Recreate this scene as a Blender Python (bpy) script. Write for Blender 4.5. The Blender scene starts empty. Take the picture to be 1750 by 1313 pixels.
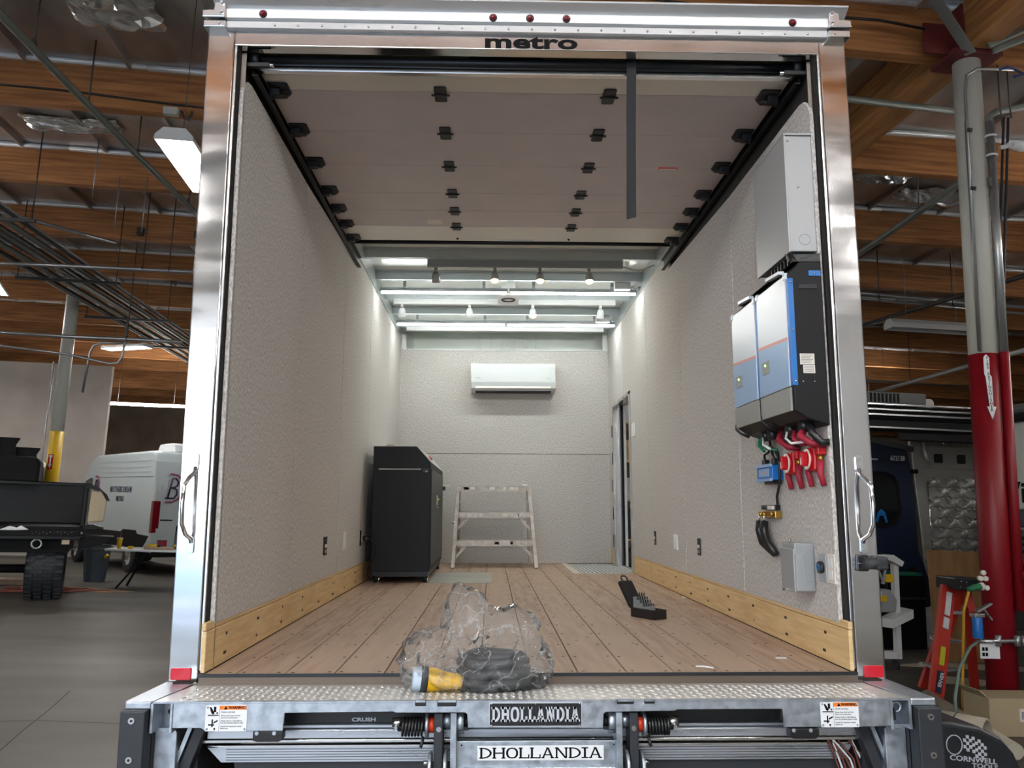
import bpy, bmesh, math, random
from mathutils import Vector, Matrix, noise

# ------------------------------------------------------------------ camera, world, exposure
scene = bpy.context.scene
COL = scene.collection
FZ = 1.15                                   # height of the truck bed above the ground
R = math.radians
WM = Matrix.Rotation(R(4.8), 4, 'Z') @ Matrix.Rotation(R(1.77), 4, 'Y')   # building axes relative to the parked truck

cam_data = bpy.data.cameras.new('camera')
cam = bpy.data.objects.new('camera', cam_data)
COL.objects.link(cam)
cam_data.sensor_fit = 'HORIZONTAL'
cam_data.sensor_width = 36.0
cam_data.lens = 1388.147 / 1750 * 36.0
cam_data.clip_start = 0.05
cam_data.clip_end = 300
cam.location = (-0.1396, -2.8703, 0.5419 + FZ)
cam.rotation_mode = 'XYZ'
cam.matrix_world = (Matrix.Translation(cam.location) @ Matrix.Rotation(-0.0258, 4, 'Z') @ Matrix.Rotation(math.pi/2 + 0.1525, 4, 'X')
                    @ Matrix.Rotation(0.0015, 4, 'Z'))
scene.camera = cam

scene.view_settings.view_transform = 'Standard'
scene.view_settings.look = 'None'
scene.view_settings.gamma = 1.0
scene.view_settings.use_curve_mapping = False
scene.view_settings.exposure = 1.3
scene.cycles.use_denoising = True
scene.cycles.max_bounces = 10
scene.cycles.transparent_max_bounces = 24
scene.cycles.sample_clamp_indirect = 6.0
scene.cycles.caustics_reflective = False
scene.cycles.caustics_refractive = False

world = bpy.data.worlds.new('daylight')
scene.world = world
world.use_nodes = True
wn = world.node_tree
bg = wn.nodes['Background']
SKY_STRENGTH = 2.6
# overcast bright sky: white towards the horizon, bluer overhead, the same all round
_tc = wn.nodes.new('ShaderNodeTexCoord'); _sp = wn.nodes.new('ShaderNodeSeparateXYZ'); _mr = wn.nodes.new('ShaderNodeMapRange'); _mx = wn.nodes.new('ShaderNodeMix')
_mx.data_type = 'RGBA'; _mr.inputs['From Min'].default_value = 0.0; _mr.inputs['From Max'].default_value = 0.7
wn.links.new(_tc.outputs['Generated'], _sp.inputs[0]); wn.links.new(_sp.outputs['Z'], _mr.inputs['Value']); wn.links.new(_mr.outputs['Result'], _mx.inputs['Factor'])
_mx.inputs['A'].default_value = (0.95, 0.98, 1.0, 1); _mx.inputs['B'].default_value = (0.40, 0.64, 1.0, 1)
wn.links.new(_mx.outputs['Result'], bg.inputs['Color'])
bg.inputs['Strength'].default_value = SKY_STRENGTH
TUBE_STRENGTH = 22.0          # LED tubes in the truck
FIX_STRENGTH = 80.0          # strip lights in the hall

# daylight comes in through the open bay doors behind the photographer: portals only guide the sampling
def portal(x0, x1, z0, z1, y):
    ld = bpy.data.lights.new('bay_door_portal', 'AREA')
    ld.shape = 'RECTANGLE'; ld.size = x1-x0; ld.size_y = z1-z0
    ld.cycles.is_portal = True
    lo = bpy.data.objects.new('bay_door_portal', ld); COL.objects.link(lo)
    lo.matrix_world = WM @ Matrix.Translation(((x0+x1)/2, y, (z0+z1)/2)) @ Matrix.Rotation(R(90), 4, 'X')
BAYS = [(-15.0, -1.0, 3.9)]
for b in BAYS: portal(b[0], b[1], 0.0, b[2], -9.0)

# ------------------------------------------------------------------ helpers
FRAME = ['T']                # 'T' truck axes, 'W' building axes
WTOP = []                    # top-level objects given in building axes
ORG = {}
def srgb(r, g, b):
    f = lambda c: (c/255/12.92) if c/255 <= 0.04045 else ((c/255+0.055)/1.055)**2.4
    return (f(r), f(g), f(b))

MATS = {}
def mat(name, col, rough=0.5, metal=0.0, col2=None, scale=8.0, stretch=(1,1,1), detail=4.0, bump=0.0, bscale=None, bstretch=None,
        emit=None, estr=0.0, coat=0.0, rvar=0.0, spec=None, lo=0.35, hi=0.65, trans=0.0, ior=None, alpha=1.0):
    m = bpy.data.materials.new(name); m.use_nodes = True
    nt = m.node_tree; n = nt.nodes; L = nt.links.new
    p = n['Principled BSDF']
    p.inputs['Base Color'].default_value = (*col, 1)
    p.inputs['Roughness'].default_value = rough
    p.inputs['Metallic'].default_value = metal
    if spec is not None: p.inputs['Specular IOR Level'].default_value = spec
    if coat: p.inputs['Coat Weight'].default_value = coat; p.inputs['Coat Roughness'].default_value = 0.08
    if trans: p.inputs['Transmission Weight'].default_value = trans
    if ior: p.inputs['IOR'].default_value = ior
    if alpha < 1: p.inputs['Alpha'].default_value = alpha
    if emit: p.inputs['Emission Color'].default_value = (*emit, 1); p.inputs['Emission Strength'].default_value = estr
    def noisetex(sc, st, det):
        tc = n.new('ShaderNodeTexCoord'); mp = n.new('ShaderNodeMapping'); mp.inputs['Scale'].default_value = st
        L(tc.outputs['Object'], mp.inputs['Vector'])
        t = n.new('ShaderNodeTexNoise'); t.inputs['Scale'].default_value = sc; t.inputs['Detail'].default_value = det
        L(mp.outputs['Vector'], t.inputs['Vector'])
        return t
    if col2 is not None or rvar:
        t = noisetex(scale, stretch, detail)
        rmp = n.new('ShaderNodeMapRange'); rmp.inputs['From Min'].default_value = lo; rmp.inputs['From Max'].default_value = hi
        L(t.outputs['Fac'], rmp.inputs['Value'])
        if col2 is not None:
            mx = n.new('ShaderNodeMix'); mx.data_type = 'RGBA'
            mx.inputs['A'].default_value = (*col, 1); mx.inputs['B'].default_value = (*col2, 1)
            L(rmp.outputs['Result'], mx.inputs['Factor']); L(mx.outputs['Result'], p.inputs['Base Color'])
        if rvar:
            r2 = n.new('ShaderNodeMapRange'); r2.inputs['To Min'].default_value = max(0, rough-rvar); r2.inputs['To Max'].default_value = min(1, rough+rvar)
            r2.inputs['From Min'].default_value = lo; r2.inputs['From Max'].default_value = hi
            L(t.outputs['Fac'], r2.inputs['Value']); L(r2.outputs['Result'], p.inputs['Roughness'])
    if bump:
        t = noisetex(bscale or scale, bstretch or stretch, 3.0)
        b = n.new('ShaderNodeBump'); b.inputs['Strength'].default_value = bump; b.inputs['Distance'].default_value = 0.01
        L(t.outputs['Fac'], b.inputs['Height']); L(b.outputs['Normal'], p.inputs['Normal'])
    MATS[name] = m
    return m

class MB:
    def __init__(s): s.v = []; s.f = []; s.s = []
    def add(s, vs, fs, smooth=False):
        o = len(s.v); s.v += [tuple(v) for v in vs]
        for f in fs: s.f.append(tuple(i+o for i in f)); s.s.append(smooth)
        return s
    def box(s, x0, x1, y0, y1, z0, z1):
        return s.add([(x0,y0,z0),(x1,y0,z0),(x1,y1,z0),(x0,y1,z0),(x0,y0,z1),(x1,y0,z1),(x1,y1,z1),(x0,y1,z1)],
                     [(3,2,1,0),(4,5,6,7),(0,1,5,4),(1,2,6,5),(2,3,7,6),(3,0,4,7)])
    def obox(s, c, size, rot):
        rm = rot if isinstance(rot, Matrix) else Matrix.Rotation(rot, 3, 'Z')
        a = [x/2 for x in size]; vs = []
        for sx, sy, sz in [(-1,-1,-1),(1,-1,-1),(1,1,-1),(-1,1,-1),(-1,-1,1),(1,-1,1),(1,1,1),(-1,1,1)]:
            vs.append(Vector(c) + rm @ Vector((sx*a[0], sy*a[1], sz*a[2])))
        return s.add(vs, [(3,2,1,0),(4,5,6,7),(0,1,5,4),(1,2,6,5),(2,3,7,6),(3,0,4,7)])
    def beam(s, p0, p1, wx, wy, up=(0,0,1)):
        p0 = Vector(p0); p1 = Vector(p1); d = (p1-p0).normalized(); u = Vector(up)
        x = d.cross(u)
        if x.length < 1e-4: x = d.cross(Vector((1,0,0)))
        x.normalize(); y = x.cross(d).normalized(); vs = []
        for p in (p0, p1):
            for a, b in ((-1,-1),(1,-1),(1,1),(-1,1)): vs.append(p + x*(a*wx/2) + y*(b*wy/2))
        return s.add(vs, [(3,2,1,0),(4,5,6,7),(0,1,5,4),(1,2,6,5),(2,3,7,6),(3,0,4,7)])
    def prism(s, pts, ax, a, b):
        def P(p, t):
            return {'x': (t, p[0], p[1]), 'y': (p[0], t, p[1]), 'z': (p[0], p[1], t)}[ax]
        n = len(pts)
        return s.add([P(p, a) for p in pts] + [P(p, b) for p in pts],
                     [tuple(range(n))[::-1], tuple(range(n, 2*n))] + [(i, (i+1) % n, n+(i+1) % n, n+i) for i in range(n)])
    def cyl(s, p0, p1, r, n=14, r2=None, cap=True):
        p0 = Vector(p0); p1 = Vector(p1); d = (p1-p0).normalized()
        x = d.orthogonal().normalized(); y = d.cross(x); r2 = r if r2 is None else r2; vs = []
        for p, rr in ((p0, r), (p1, r2)):
            for i in range(n):
                t = 2*math.pi*i/n; vs.append(p + x*(rr*math.cos(t)) + y*(rr*math.sin(t)))
        s.add(vs, [(i, (i+1) % n, n+(i+1) % n, n+i) for i in range(n)], True)
        if cap:
            o = len(s.v) - 2*n
            s.f.append(tuple(o+i for i in range(n))[::-1]); s.s.append(False)
            s.f.append(tuple(o+n+i for i in range(n))); s.s.append(False)
        return s
    def tube(s, pts, r, n=8, cap=True, closed=False):
        pts = [Vector(p) for p in pts]; k = len(pts); vs = []
        rs = r if isinstance(r, (list, tuple)) else [r]*k
        x = None
        for i, p in enumerate(pts):
            if closed: d = (pts[(i+1) % k]-pts[i-1]).normalized()
            else: d = (pts[min(i+1, k-1)]-pts[max(i-1, 0)]).normalized()
            if x is None: x = d.orthogonal().normalized()
            x = (x - d*x.dot(d)); x = x.normalized() if x.length > 1e-6 else d.orthogonal().normalized()
            y = d.cross(x)
            for j in range(n):
                t = 2*math.pi*j/n; vs.append(p + x*(rs[i]*math.cos(t)) + y*(rs[i]*math.sin(t)))
        fs = []
        for i in range(k if closed else k-1):
            a = i*n; b = ((i+1) % k)*n
            for j in range(n): fs.append((a+j, a+(j+1) % n, b+(j+1) % n, b+j))
        s.add(vs, fs, True)
        if cap and not closed:
            o = len(s.v)-k*n
            s.f.append(tuple(o+i for i in range(n))[::-1]); s.s.append(False)
            s.f.append(tuple(o+(k-1)*n+i for i in range(n))); s.s.append(False)
        return s
    def lathe(s, prof, c=(0,0,0), ax='z', n=24, smooth=True):
        vs = []
        for r, h in prof:
            for i in range(n):
                t = 2*math.pi*i/n; a, b = r*math.cos(t), r*math.sin(t)
                q = {'z': (a, b, h), 'y': (a, h, b), 'x': (h, a, b)}[ax]
                vs.append((c[0]+q[0], c[1]+q[1], c[2]+q[2]))
        fs = []
        for k in range(len(prof)-1):
            for i in range(n): fs.append((k*n+i, k*n+(i+1) % n, (k+1)*n+(i+1) % n, (k+1)*n+i))
        return s.add(vs, fs, smooth)
    def sphere(s, c, r, n=12, m=8, sz=1.0):
        prof = [(max(1e-5, r*math.sin(math.pi*k/m)), -r*sz*math.cos(math.pi*k/m)) for k in range(m+1)]
        return s.lathe(prof, c, 'z', n)
    def ring(s, c, Rr, r, ax='z', n=24, m=8):
        pts = []
        for i in range(n):
            t = 2*math.pi*i/n; a, b = Rr*math.cos(t), Rr*math.sin(t)
            q = {'z': (a, b, 0), 'y': (a, 0, b), 'x': (0, a, b)}[ax]
            pts.append((c[0]+q[0], c[1]+q[1], c[2]+q[2]))
        return s.tube(pts, r, m, closed=True)
    def xf(s, M):
        s.v = [tuple(M @ Vector(v)) for v in s.v]; return s
    def build(s, name, m, parent=None, bev=0.0, seg=2, label=None, kind=None):
        o = ORG.get(parent.name, Vector((0,0,0))) if parent else Vector((0,0,0))
        me = bpy.data.meshes.new(name)
        me.from_pydata([tuple(Vector(v)-o) for v in s.v], [], s.f)
        me.polygons.foreach_set('use_smooth', s.s)
        bm = bmesh.new(); bm.from_mesh(me)
        bmesh.ops.recalc_face_normals(bm, faces=bm.faces)
        if bev:
            es = [e for e in bm.edges if len(e.link_faces) == 2 and e.calc_face_angle(0) > 0.5 and not (e.link_faces[0].smooth and e.link_faces[1].smooth)]
            bmesh.ops.bevel(bm, geom=es, offset=bev, segments=seg, profile=0.5, affect='EDGES', clamp_overlap=True)
        bm.to_mesh(me); bm.free()
        me.materials.append(MATS[m] if isinstance(m, str) else m)
        return link(name, me, parent, label, kind)
def link(name, me, parent=None, label=None, kind=None):
    ob = bpy.data.objects.new(name, me); COL.objects.link(ob)
    if parent:
        ob.parent = parent; ORG[ob.name] = ORG.get(parent.name, Vector((0,0,0)))
    else:
        ORG[ob.name] = Vector((0,0,0))
        if FRAME[0] == 'W': WTOP.append(ob)
    if label: ob['label'] = label
    if kind: ob['kind'] = kind
    return ob
def tag(o, label, cat, group=None, kind=None):
    o['label'] = label; o['category'] = cat
    if group: o['group'] = group
    if kind: o['kind'] = kind
    return o
def thing(name, label, cat, loc=(0,0,0), rot=None, group=None, kind=None, local=False):
    """An Empty at the thing's base; parts are written in the surrounding axes unless local."""
    o = bpy.data.objects.new(name, None); COL.objects.link(o)
    o.location = loc; o.empty_display_size = 0.05
    if rot is not None: o.rotation_euler = rot
    tag(o, label, cat, group, kind)
    ORG[o.name] = Vector((0,0,0)) if local else Vector(loc)
    if FRAME[0] == 'W': WTOP.append(o)
    return o
def struct(name, mb, m, label=None, cat=None, bev=0.0):
    o = mb.build(name, m, bev=bev); o['kind'] = 'structure'
    if label: o['label'] = label
    if cat: o['category'] = cat
    return o
def sroot(name, label, cat, loc=(0,0,0)):
    return thing(name, label, cat, loc, kind='structure')
def dup(root, loc=None, rot=None, label=None, group=None):
    def cp(o, parent):
        c = o.copy(); COL.objects.link(c); c.parent = parent; ORG[c.name] = Vector(ORG.get(o.name, (0,0,0)))
        for ch in o.children: cp(ch, c)
        return c
    c = cp(root, None)
    if root in WTOP: WTOP.append(c)
    if loc is not None: c.location = loc
    if rot is not None: c.rotation_euler = rot
    if label: c['label'] = label
    if group: c['group'] = group
    return c
def copypart(o, parent, off):
    c = o.copy(); COL.objects.link(c); c.parent = parent; c.location = Vector(o.location)+Vector(off); ORG[c.name] = Vector(ORG.get(o.name, (0,0,0)))
    for ch in o.children:
        d = ch.copy(); COL.objects.link(d); d.parent = c
    return c
DG = [None]
def text(name, body, size, m, parent, M, ext=0.001, off=0.0, sx=1.0, align='CENTER', spacing=1.0, kind=None):
    """Lettering as a thin mesh in the local XY plane, placed with matrix M (in the parent's surrounding axes)."""
    cu = bpy.data.curves.new(name, 'FONT'); cu.body = body; cu.size = size; cu.extrude = ext; cu.offset = off
    cu.align_x = align; cu.align_y = 'CENTER'; cu.space_character = spacing; cu.resolution_u = 3
    t = bpy.data.objects.new(name+'_src', cu); COL.objects.link(t)
    dg = bpy.context.evaluated_depsgraph_get()
    me = bpy.data.meshes.new_from_object(t.evaluated_get(dg))
    bpy.data.objects.remove(t); bpy.data.curves.remove(cu)
    me.name = name
    o = ORG.get(parent.name, Vector((0,0,0))) if parent else Vector((0,0,0))
    me.transform(Matrix.Translation(-o) @ M @ Matrix.Diagonal((sx, 1, 1, 1)))
    me.materials.clear(); me.materials.append(MATS[m])
    return link(name, me, parent, kind=kind)
def face_y(x, y, z):      # lettering that faces the photographer (-y)
    return Matrix.Translation((x, y, z)) @ Matrix.Rotation(R(90), 4, 'X')
def face_nx(x, y, z):     # lettering on a face that looks to -x
    return Matrix.Translation((x, y, z)) @ Matrix.Rotation(R(-90), 4, 'Z') @ Matrix.Rotation(R(90), 4, 'X')
def arc(c, r, a0, a1, n=8):
    return [(c[0]+r*math.cos(R(a0+(a1-a0)*i/n)), c[1]+r*math.sin(R(a0+(a1-a0)*i/n))) for i in range(n+1)]
def rrect(x0, x1, y0, y1, r, n=4):
    return arc((x1-r, y0+r), r, -90, 0, n)+arc((x1-r, y1-r), r, 0, 90, n)+arc((x0+r, y1-r), r, 90, 180, n)+arc((x0+r, y0+r), r, 180, 270, n)

# ------------------------------------------------------------------ materials
mat('carpet', srgb(166,163,160), 0.95, col2=srgb(228,223,218), scale=170, stretch=(1,1,0.45), detail=6, bump=0.22, bscale=200, lo=0.33, hi=0.68, spec=0.15)
mat('steel', (0.72,0.71,0.70), 0.12, 1.0, rvar=0.05, scale=3, stretch=(1,1,4), bump=0.015, bscale=2.0)
mat('steel_brushed', (0.66,0.66,0.66), 0.24, 1.0, rvar=0.06, scale=40, stretch=(1,1,0.05))
mat('alu', (0.74,0.75,0.76), 0.3, 1.0, rvar=0.1, scale=25, stretch=(0.05,1,1))
mat('alu_bright', (0.86,0.86,0.86), 0.22, 1.0)
mat('galv', (0.38,0.42,0.47), 0.38, 0.8, col2=(0.52,0.57,0.63), scale=35, detail=6, rvar=0.1)
mat('tread', (0.66,0.65,0.62), 0.42, 0.6, col2=(0.78,0.77,0.74), scale=14, detail=5)
mat('tread_bump', (0.84,0.83,0.80), 0.3, 0.5)
mat('chrome', (0.85,0.85,0.87), 0.06, 1.0)
mat('black_plastic', (0.012,0.012,0.013), 0.35)
mat('black_matte', (0.005,0.0055,0.007), 0.5, spec=0.3)
mat('black_metal', (0.018,0.020,0.024), 0.4, 0.4)
mat('rubber', (0.022,0.024,0.028), 0.6, bump=0.1, bscale=60)
mat('strap', (0.020,0.020,0.024), 0.8)
mat('door_panel', srgb(202,194,194), 0.38, col2=srgb(208,199,199), scale=4)
mat('door_rail', srgb(226,222,212), 0.32, 0.25)
mat('alu_cap', (0.76,0.78,0.80), 0.34, 0.55, rvar=0.08, scale=25, stretch=(0.05,1,1))
mat('jamb', srgb(160,150,140), 0.5, 0.3)
mat('roof_white', srgb(232,236,230), 0.22)
mat('bow', srgb(190,198,200), 0.28, 0.45)
mat('plank', srgb(182,157,136), 0.6, col2=srgb(166,139,118), scale=5, stretch=(6,0.5,1), detail=6, rvar=0.08)
mat('plank_b', srgb(186,161,140), 0.6, col2=srgb(172,145,123), scale=6, stretch=(5,0.5,1), detail=6)
mat('plank_c', srgb(175,149,128), 0.6, col2=srgb(184,159,137), scale=4, stretch=(6,0.6,1), detail=6)
mat('pine', srgb(230,200,150), 0.55, col2=srgb(214,178,124), scale=6, stretch=(1,0.7,9), detail=5)
mat('sill_dark', srgb(104,92,82), 0.4, 0.5)
mat('screw', (0.008,0.007,0.006), 0.6)
mat('seam_dark', (0.015,0.013,0.011), 0.9)
mat('white_plastic', srgb(236,238,238), 0.3)
mat('white_plate', srgb(228,222,212), 0.45)
mat('white_paint', srgb(224,226,224), 0.5)
mat('red_light', (0.20,0.005,0.012), 0.12, coat=0.6)
mat('red_reflector', (0.62,0.012,0.03), 0.25, coat=0.4)
mat('led', (1,1,1), 0.5, emit=(0.95,1.0,0.96), estr=TUBE_STRENGTH)
mat('led_far', (1,1,1), 0.5, emit=(1.0,0.99,0.97), estr=FIX_STRENGTH)
mat('bulb_warm', (1,0.9,0.7), 0.4, emit=(1.0,0.52,0.20), estr=24.0)
mat('ink', (0.004,0.004,0.005), 0.6, spec=0.15)
# ================================================================== THE TRUCK BOX (setting)
XL, XR, YB = -1.085, 1.08, 5.47
RNG = random.Random(7)
# floor: boards of brown composite, each its own piece
fl = sroot('floor', 'brown wooden plank floor of the truck box', 'floor', (0, 0, FZ))
edges = [-1.085, -0.982, -0.820, -0.656, -0.491, -0.331, -0.170, -0.003, 0.156, 0.321, 0.481, 0.645, 0.804, 0.962, 1.08]
for i in range(14):
    x0, x1 = edges[i]+0.0022, edges[i+1]-0.0022
    y1 = 4.15 if x0 > 0.57 else YB
    MB().box(x0, x1, -0.045, y1, FZ-0.028, FZ).build('plank', ('plank', 'plank_b', 'plank_c')[RNG.randrange(3)], fl, bev=0.0012, seg=1)
MB().box(-1.19, 1.19, -0.03, 6.2, FZ-0.06, FZ-0.0285).build('subfloor', 'seam_dark', fl)
sc = MB()
for e in edges[1:-1]:
    for dx in (-0.022, 0.022):
        y = -0.018
        while y < 5.3:
            if not (y > 4.1 and e > 0.56):
                x = e+dx+RNG.uniform(-.004, .004); yy = y+RNG.uniform(-.006, .006)
                sc.cyl((x, yy, FZ-0.002), (x, yy, FZ+0.0006), 0.006, 6)
            y += 0.276
for k in range(26):
    x, yy = RNG.uniform(-1.0, 1.0), RNG.uniform(0, 2.5); sc.cyl((x, yy, FZ-0.002), (x, yy, FZ+0.0006), RNG.uniform(.003, .006), 6)
sc.build('screw_heads', 'screw', fl, kind='stuff')
# dark edge strip and sill under the boards
MB().box(-1.10, 1.10, -0.052, -0.045, FZ-0.010, FZ+0.001).build('edge_strip', 'black_metal', fl)
MB().box(-1.118, 1.118, -0.050, 0.06, FZ-0.036, FZ-0.0285).build('sill', 'sill_dark', fl)
MB().box(-1.10, 1.10, -0.049, -0.046, FZ-0.034, FZ-0.009).build('sill_face', 'sill_dark', fl)

# side walls: carpeted panels over a pine kick board
ys = [0.028, 1.093, 2.258, 3.400, 4.560, YB]
def side_wall(side):
    s = -1 if side == 'left' else 1
    xi = XL if s < 0 else XR
    wl = sroot('wall_'+side, f'grey carpeted {side} wall of the truck box with vertical panel seams', 'wall', (xi, 0, FZ))
    ztr = 3.335 if s < 0 else 3.285
    for i in range(5):
        a, b = ys[i]+0.0035, ys[i+1]-0.0035
        zb = FZ+0.148
        if i == 0: pts = [(a, zb), (b, zb), (b, ztr), (a+0.10, ztr)] + [(a+0.10-0.1*math.sin(R(t)), ztr-0.1+0.1*math.cos(R(t))) for t in (25, 50, 75)] + [(a, ztr-0.12)]
        elif i == 1: pts = [(a, zb), (b, zb), (b, ztr+0.04), (a, ztr)]
        elif i == 2: pts = [(a, zb), (b, zb), (b, 3.47), (2.53, 3.46), (2.53, ztr+0.05), (a, ztr+0.04)]
        else: pts = [(a, zb), (b, zb), (b, 3.47), (a, 3.47)]
        if s > 0 and i == 3:
            pts = [(a, zb), (4.165, zb), (4.165, 2.725), (b, 2.725), (b, 3.47), (a, 3.47)]
        if s > 0 and i == 4:
            pts = [(5.235, zb), (b, zb), (b, 3.47), (a, 3.47), (a, 2.725), (5.235, 2.725)]
        MB().prism(pts, 'x', xi, xi+s*0.016).build('carpet_panel', 'carpet', wl, bev=0.004)
    if s < 0:
        MB().box(xi-0.03, xi-0.018, 0.02, YB, FZ, 3.58).build('backing', 'seam_dark', wl)
        MB().box(-1.215, -1.19, 0.03, 6.25, FZ-0.03, 3.60).build('outer_skin', 'white_paint', wl)
    else:
        for q in ((0.02, 4.165, FZ, 3.58), (5.235, YB, FZ, 3.58), (4.165, 5.235, 2.725, 3.58)):
            MB().box(xi+0.018, xi+0.03, *q).build('backing', 'seam_dark', wl)
        for q in ((0.03, 4.165, FZ-0.03, 3.60), (5.235, 6.25, FZ-0.03, 3.60), (4.165, 5.235, 2.725, 3.60)):
            MB().box(1.19, 1.215, *q).build('outer_skin', 'white_paint', wl)
    bb = sroot('baseboard_'+side, f'pale pine kick board along the foot of the {side} carpeted wall', 'baseboard', (xi, 0, FZ))
    segs = [(-0.04, 3.30), (3.302, YB)] if s < 0 else [(-0.04, 2.2), (2.202, 4.16), (5.24, YB)]
    for a, b in segs:
        MB().box(min(xi, xi+s*0.014), max(xi, xi+s*0.014), a, b, FZ+0.001, FZ+0.134).build('board', 'pine', bb, bev=0.002, seg=1)
        MB().box(min(xi+s*0.002, xi+s*0.016), max(xi+s*0.002, xi+s*0.016), a, b, FZ+0.1355, FZ+0.162).build('top_strip', 'pine', bb, bev=0.003, seg=1)
    nl = MB()
    for k in range(9 if s < 0 else 9):
        yy = 0.16+k*0.40
        for zz in (0.035, 0.10):
            nl.box(min(xi-s*0.0008, xi+s*0.002), max(xi-s*0.0008, xi+s*0.002), yy+RNG.uniform(-.02, .02), yy+0.006+RNG.uniform(-.02, .02)+0.02, FZ+zz-0.005, FZ+zz+0.005)
    nl.build('nail_heads', 'screw', bb, kind='stuff')
side_wall('left'); side_wall('right')

# end wall with the open attic slot above
wb = sroot('wall_back', 'grey carpeted end wall of the truck box with a horizontal seam', 'wall', (0, YB, FZ))
MB().box(XL-0.01, XR+0.01, YB, YB+0.016, FZ, 2.246).build('carpet_panel', 'carpet', wb, bev=0.003)
MB().box(XL-0.01, XR+0.01, YB, YB+0.016, 2.250, 3.325).build('carpet_panel', 'carpet', wb, bev=0.003)
MB().box(-1.19, 1.19, YB+0.018, YB+0.03, FZ, 3.325).build('backing', 'seam_dark', wb)
MB().box(-1.06, 1.07, YB-0.012, YB+0.03, 3.325, 3.338).build('ledge', 'white_paint', wb)
for x in (-1.05, 1.05): MB().box(x-0.022, x+0.022, YB-0.008, YB+0.02, 3.338, 3.50).build('end_post', 'white_paint', wb)
at = sroot('wall_front', 'white ribbed attic recess above the end wall', 'wall', (0, 6.2, 3.3))
MB().box(-1.0, 1.0, 5.19, 5.23, 3.475, 3.515).build('light_rail', 'white_plastic', at)
MB().box(-1.19, 1.19, 5.80, 5.84, FZ, 3.60).build('back_sheet', 'roof_white', at)
MB().box(-1.19, 1.19, YB+0.03, 6.1, 3.28, 3.325).build('shelf', 'roof_white', at)
for x in (-1.0, -0.27, -0.14, -0.02, 0.10, 0.24, 0.36, 1.0): MB().box(x-0.018, x+0.018, 5.76, 5.80, 3.325, 3.56).build('rib', 'white_paint', at)

# roof with bows
ce = sroot('ceiling', 'white ribbed truck roof with cross bows', 'ceiling', (0, 2.7, 3.55))
MB().box(-1.2, 1.2, 0.0, 6.2, 3.585, 3.61).build('roof_sheet', 'roof_white', ce)
for y in (0.55, 1.15, 1.75, 2.35, 2.92, 3.50, 4.08, 4.66, 5.24):
    pts = [(y-0.05, 3.585), (y-0.05, 3.575), (y-0.028, 3.575), (y-0.022, 3.515), (y+0.022, 3.515), (y+0.028, 3.575), (y+0.05, 3.575), (y+0.05, 3.585)]
    MB().prism(pts, 'x', -1.1, 1.1).build('roof_bow', 'bow', ce)
for s in (-1, 1):
    MB().box(s*1.095-0.02, s*1.095+0.02, 2.3, YB, 3.45, 3.585).build('top_rail', 'bow', ce)

# ================================================================== REAR DOOR FRAME
rf = thing('rear_door_frame', 'polished stainless steel rear door frame of the box truck', 'door frame', (0, 0, FZ-0.04))
for s in (-1, 1):
    a, b = (-1.22, -1.118) if s < 0 else (1.118, 1.22)
    pst = MB().box(a, b, 0.0, 0.10, FZ-0.035, 3.49).build('post', 'steel', rf, bev=0.006, seg=3)
    # jamb return and door guide on the inner side
    MB().box(min(s*1.116, s*1.085), max(s*1.116, s*1.085), 0.045, 0.05, FZ, 3.42).build('jamb', 'jamb', rf)
    MB().box(min(s*1.1175, s*1.108), max(s*1.1175, s*1.108), 0.002, 0.045, FZ, 3.43).build('guide_strip', 'steel_brushed', rf, bev=0.002)
    # grab handle on the post
    hx = s*1.170
    h = MB().tube([(hx-s*0.004, -0.004, 1.835), (hx-s*0.002, -0.006, 1.815), (hx+s*0.006, -0.035, 1.795), (hx+s*0.013, -0.055, 1.770), (hx+s*0.014, -0.060, 1.70),
                   (hx+s*0.012, -0.058, 1.64), (hx+s*0.005, -0.04, 1.605), (hx-s*0.002, -0.008, 1.590), (hx-s*0.003, -0.004, 1.575)], 0.0075, 10).build('grab_handle', 'chrome', rf)
    for zc in (1.853, 1.567):
        fo = MB().prism(rrect(hx-0.013, hx+0.013, zc-0.028, zc+0.028, 0.008), 'y', -0.006, 0.0).build('foot_plate', 'chrome', h, bev=0.001)
        bo = MB()
        for dz in (-0.013, 0.013): bo.cyl((hx, -0.0085, zc+dz), (hx, -0.006, zc+dz), 0.006, 8)
        bo.build('bolts', 'steel_brushed', h)
    # reflector
    cx = s*1.175
    rr = MB().prism(rrect(cx-0.034, cx+0.034, 1.123, 1.162, 0.006), 'y', -0.005, 0.0).build('reflector', 'red_reflector', rf, bev=0.0015, label='red rectangular reflector')
hd = MB().box(-1.118, 1.118, 0.0, 0.055, 3.425, 3.49).build('header', 'steel', rf, bev=0.004, seg=3)
text('lettering', 'metro', 0.078, 'ink', hd, face_y(0.005, -0.0008, 3.4555), ext=0.0006, off=0.0024, sx=1.82, spacing=1.0)
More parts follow.
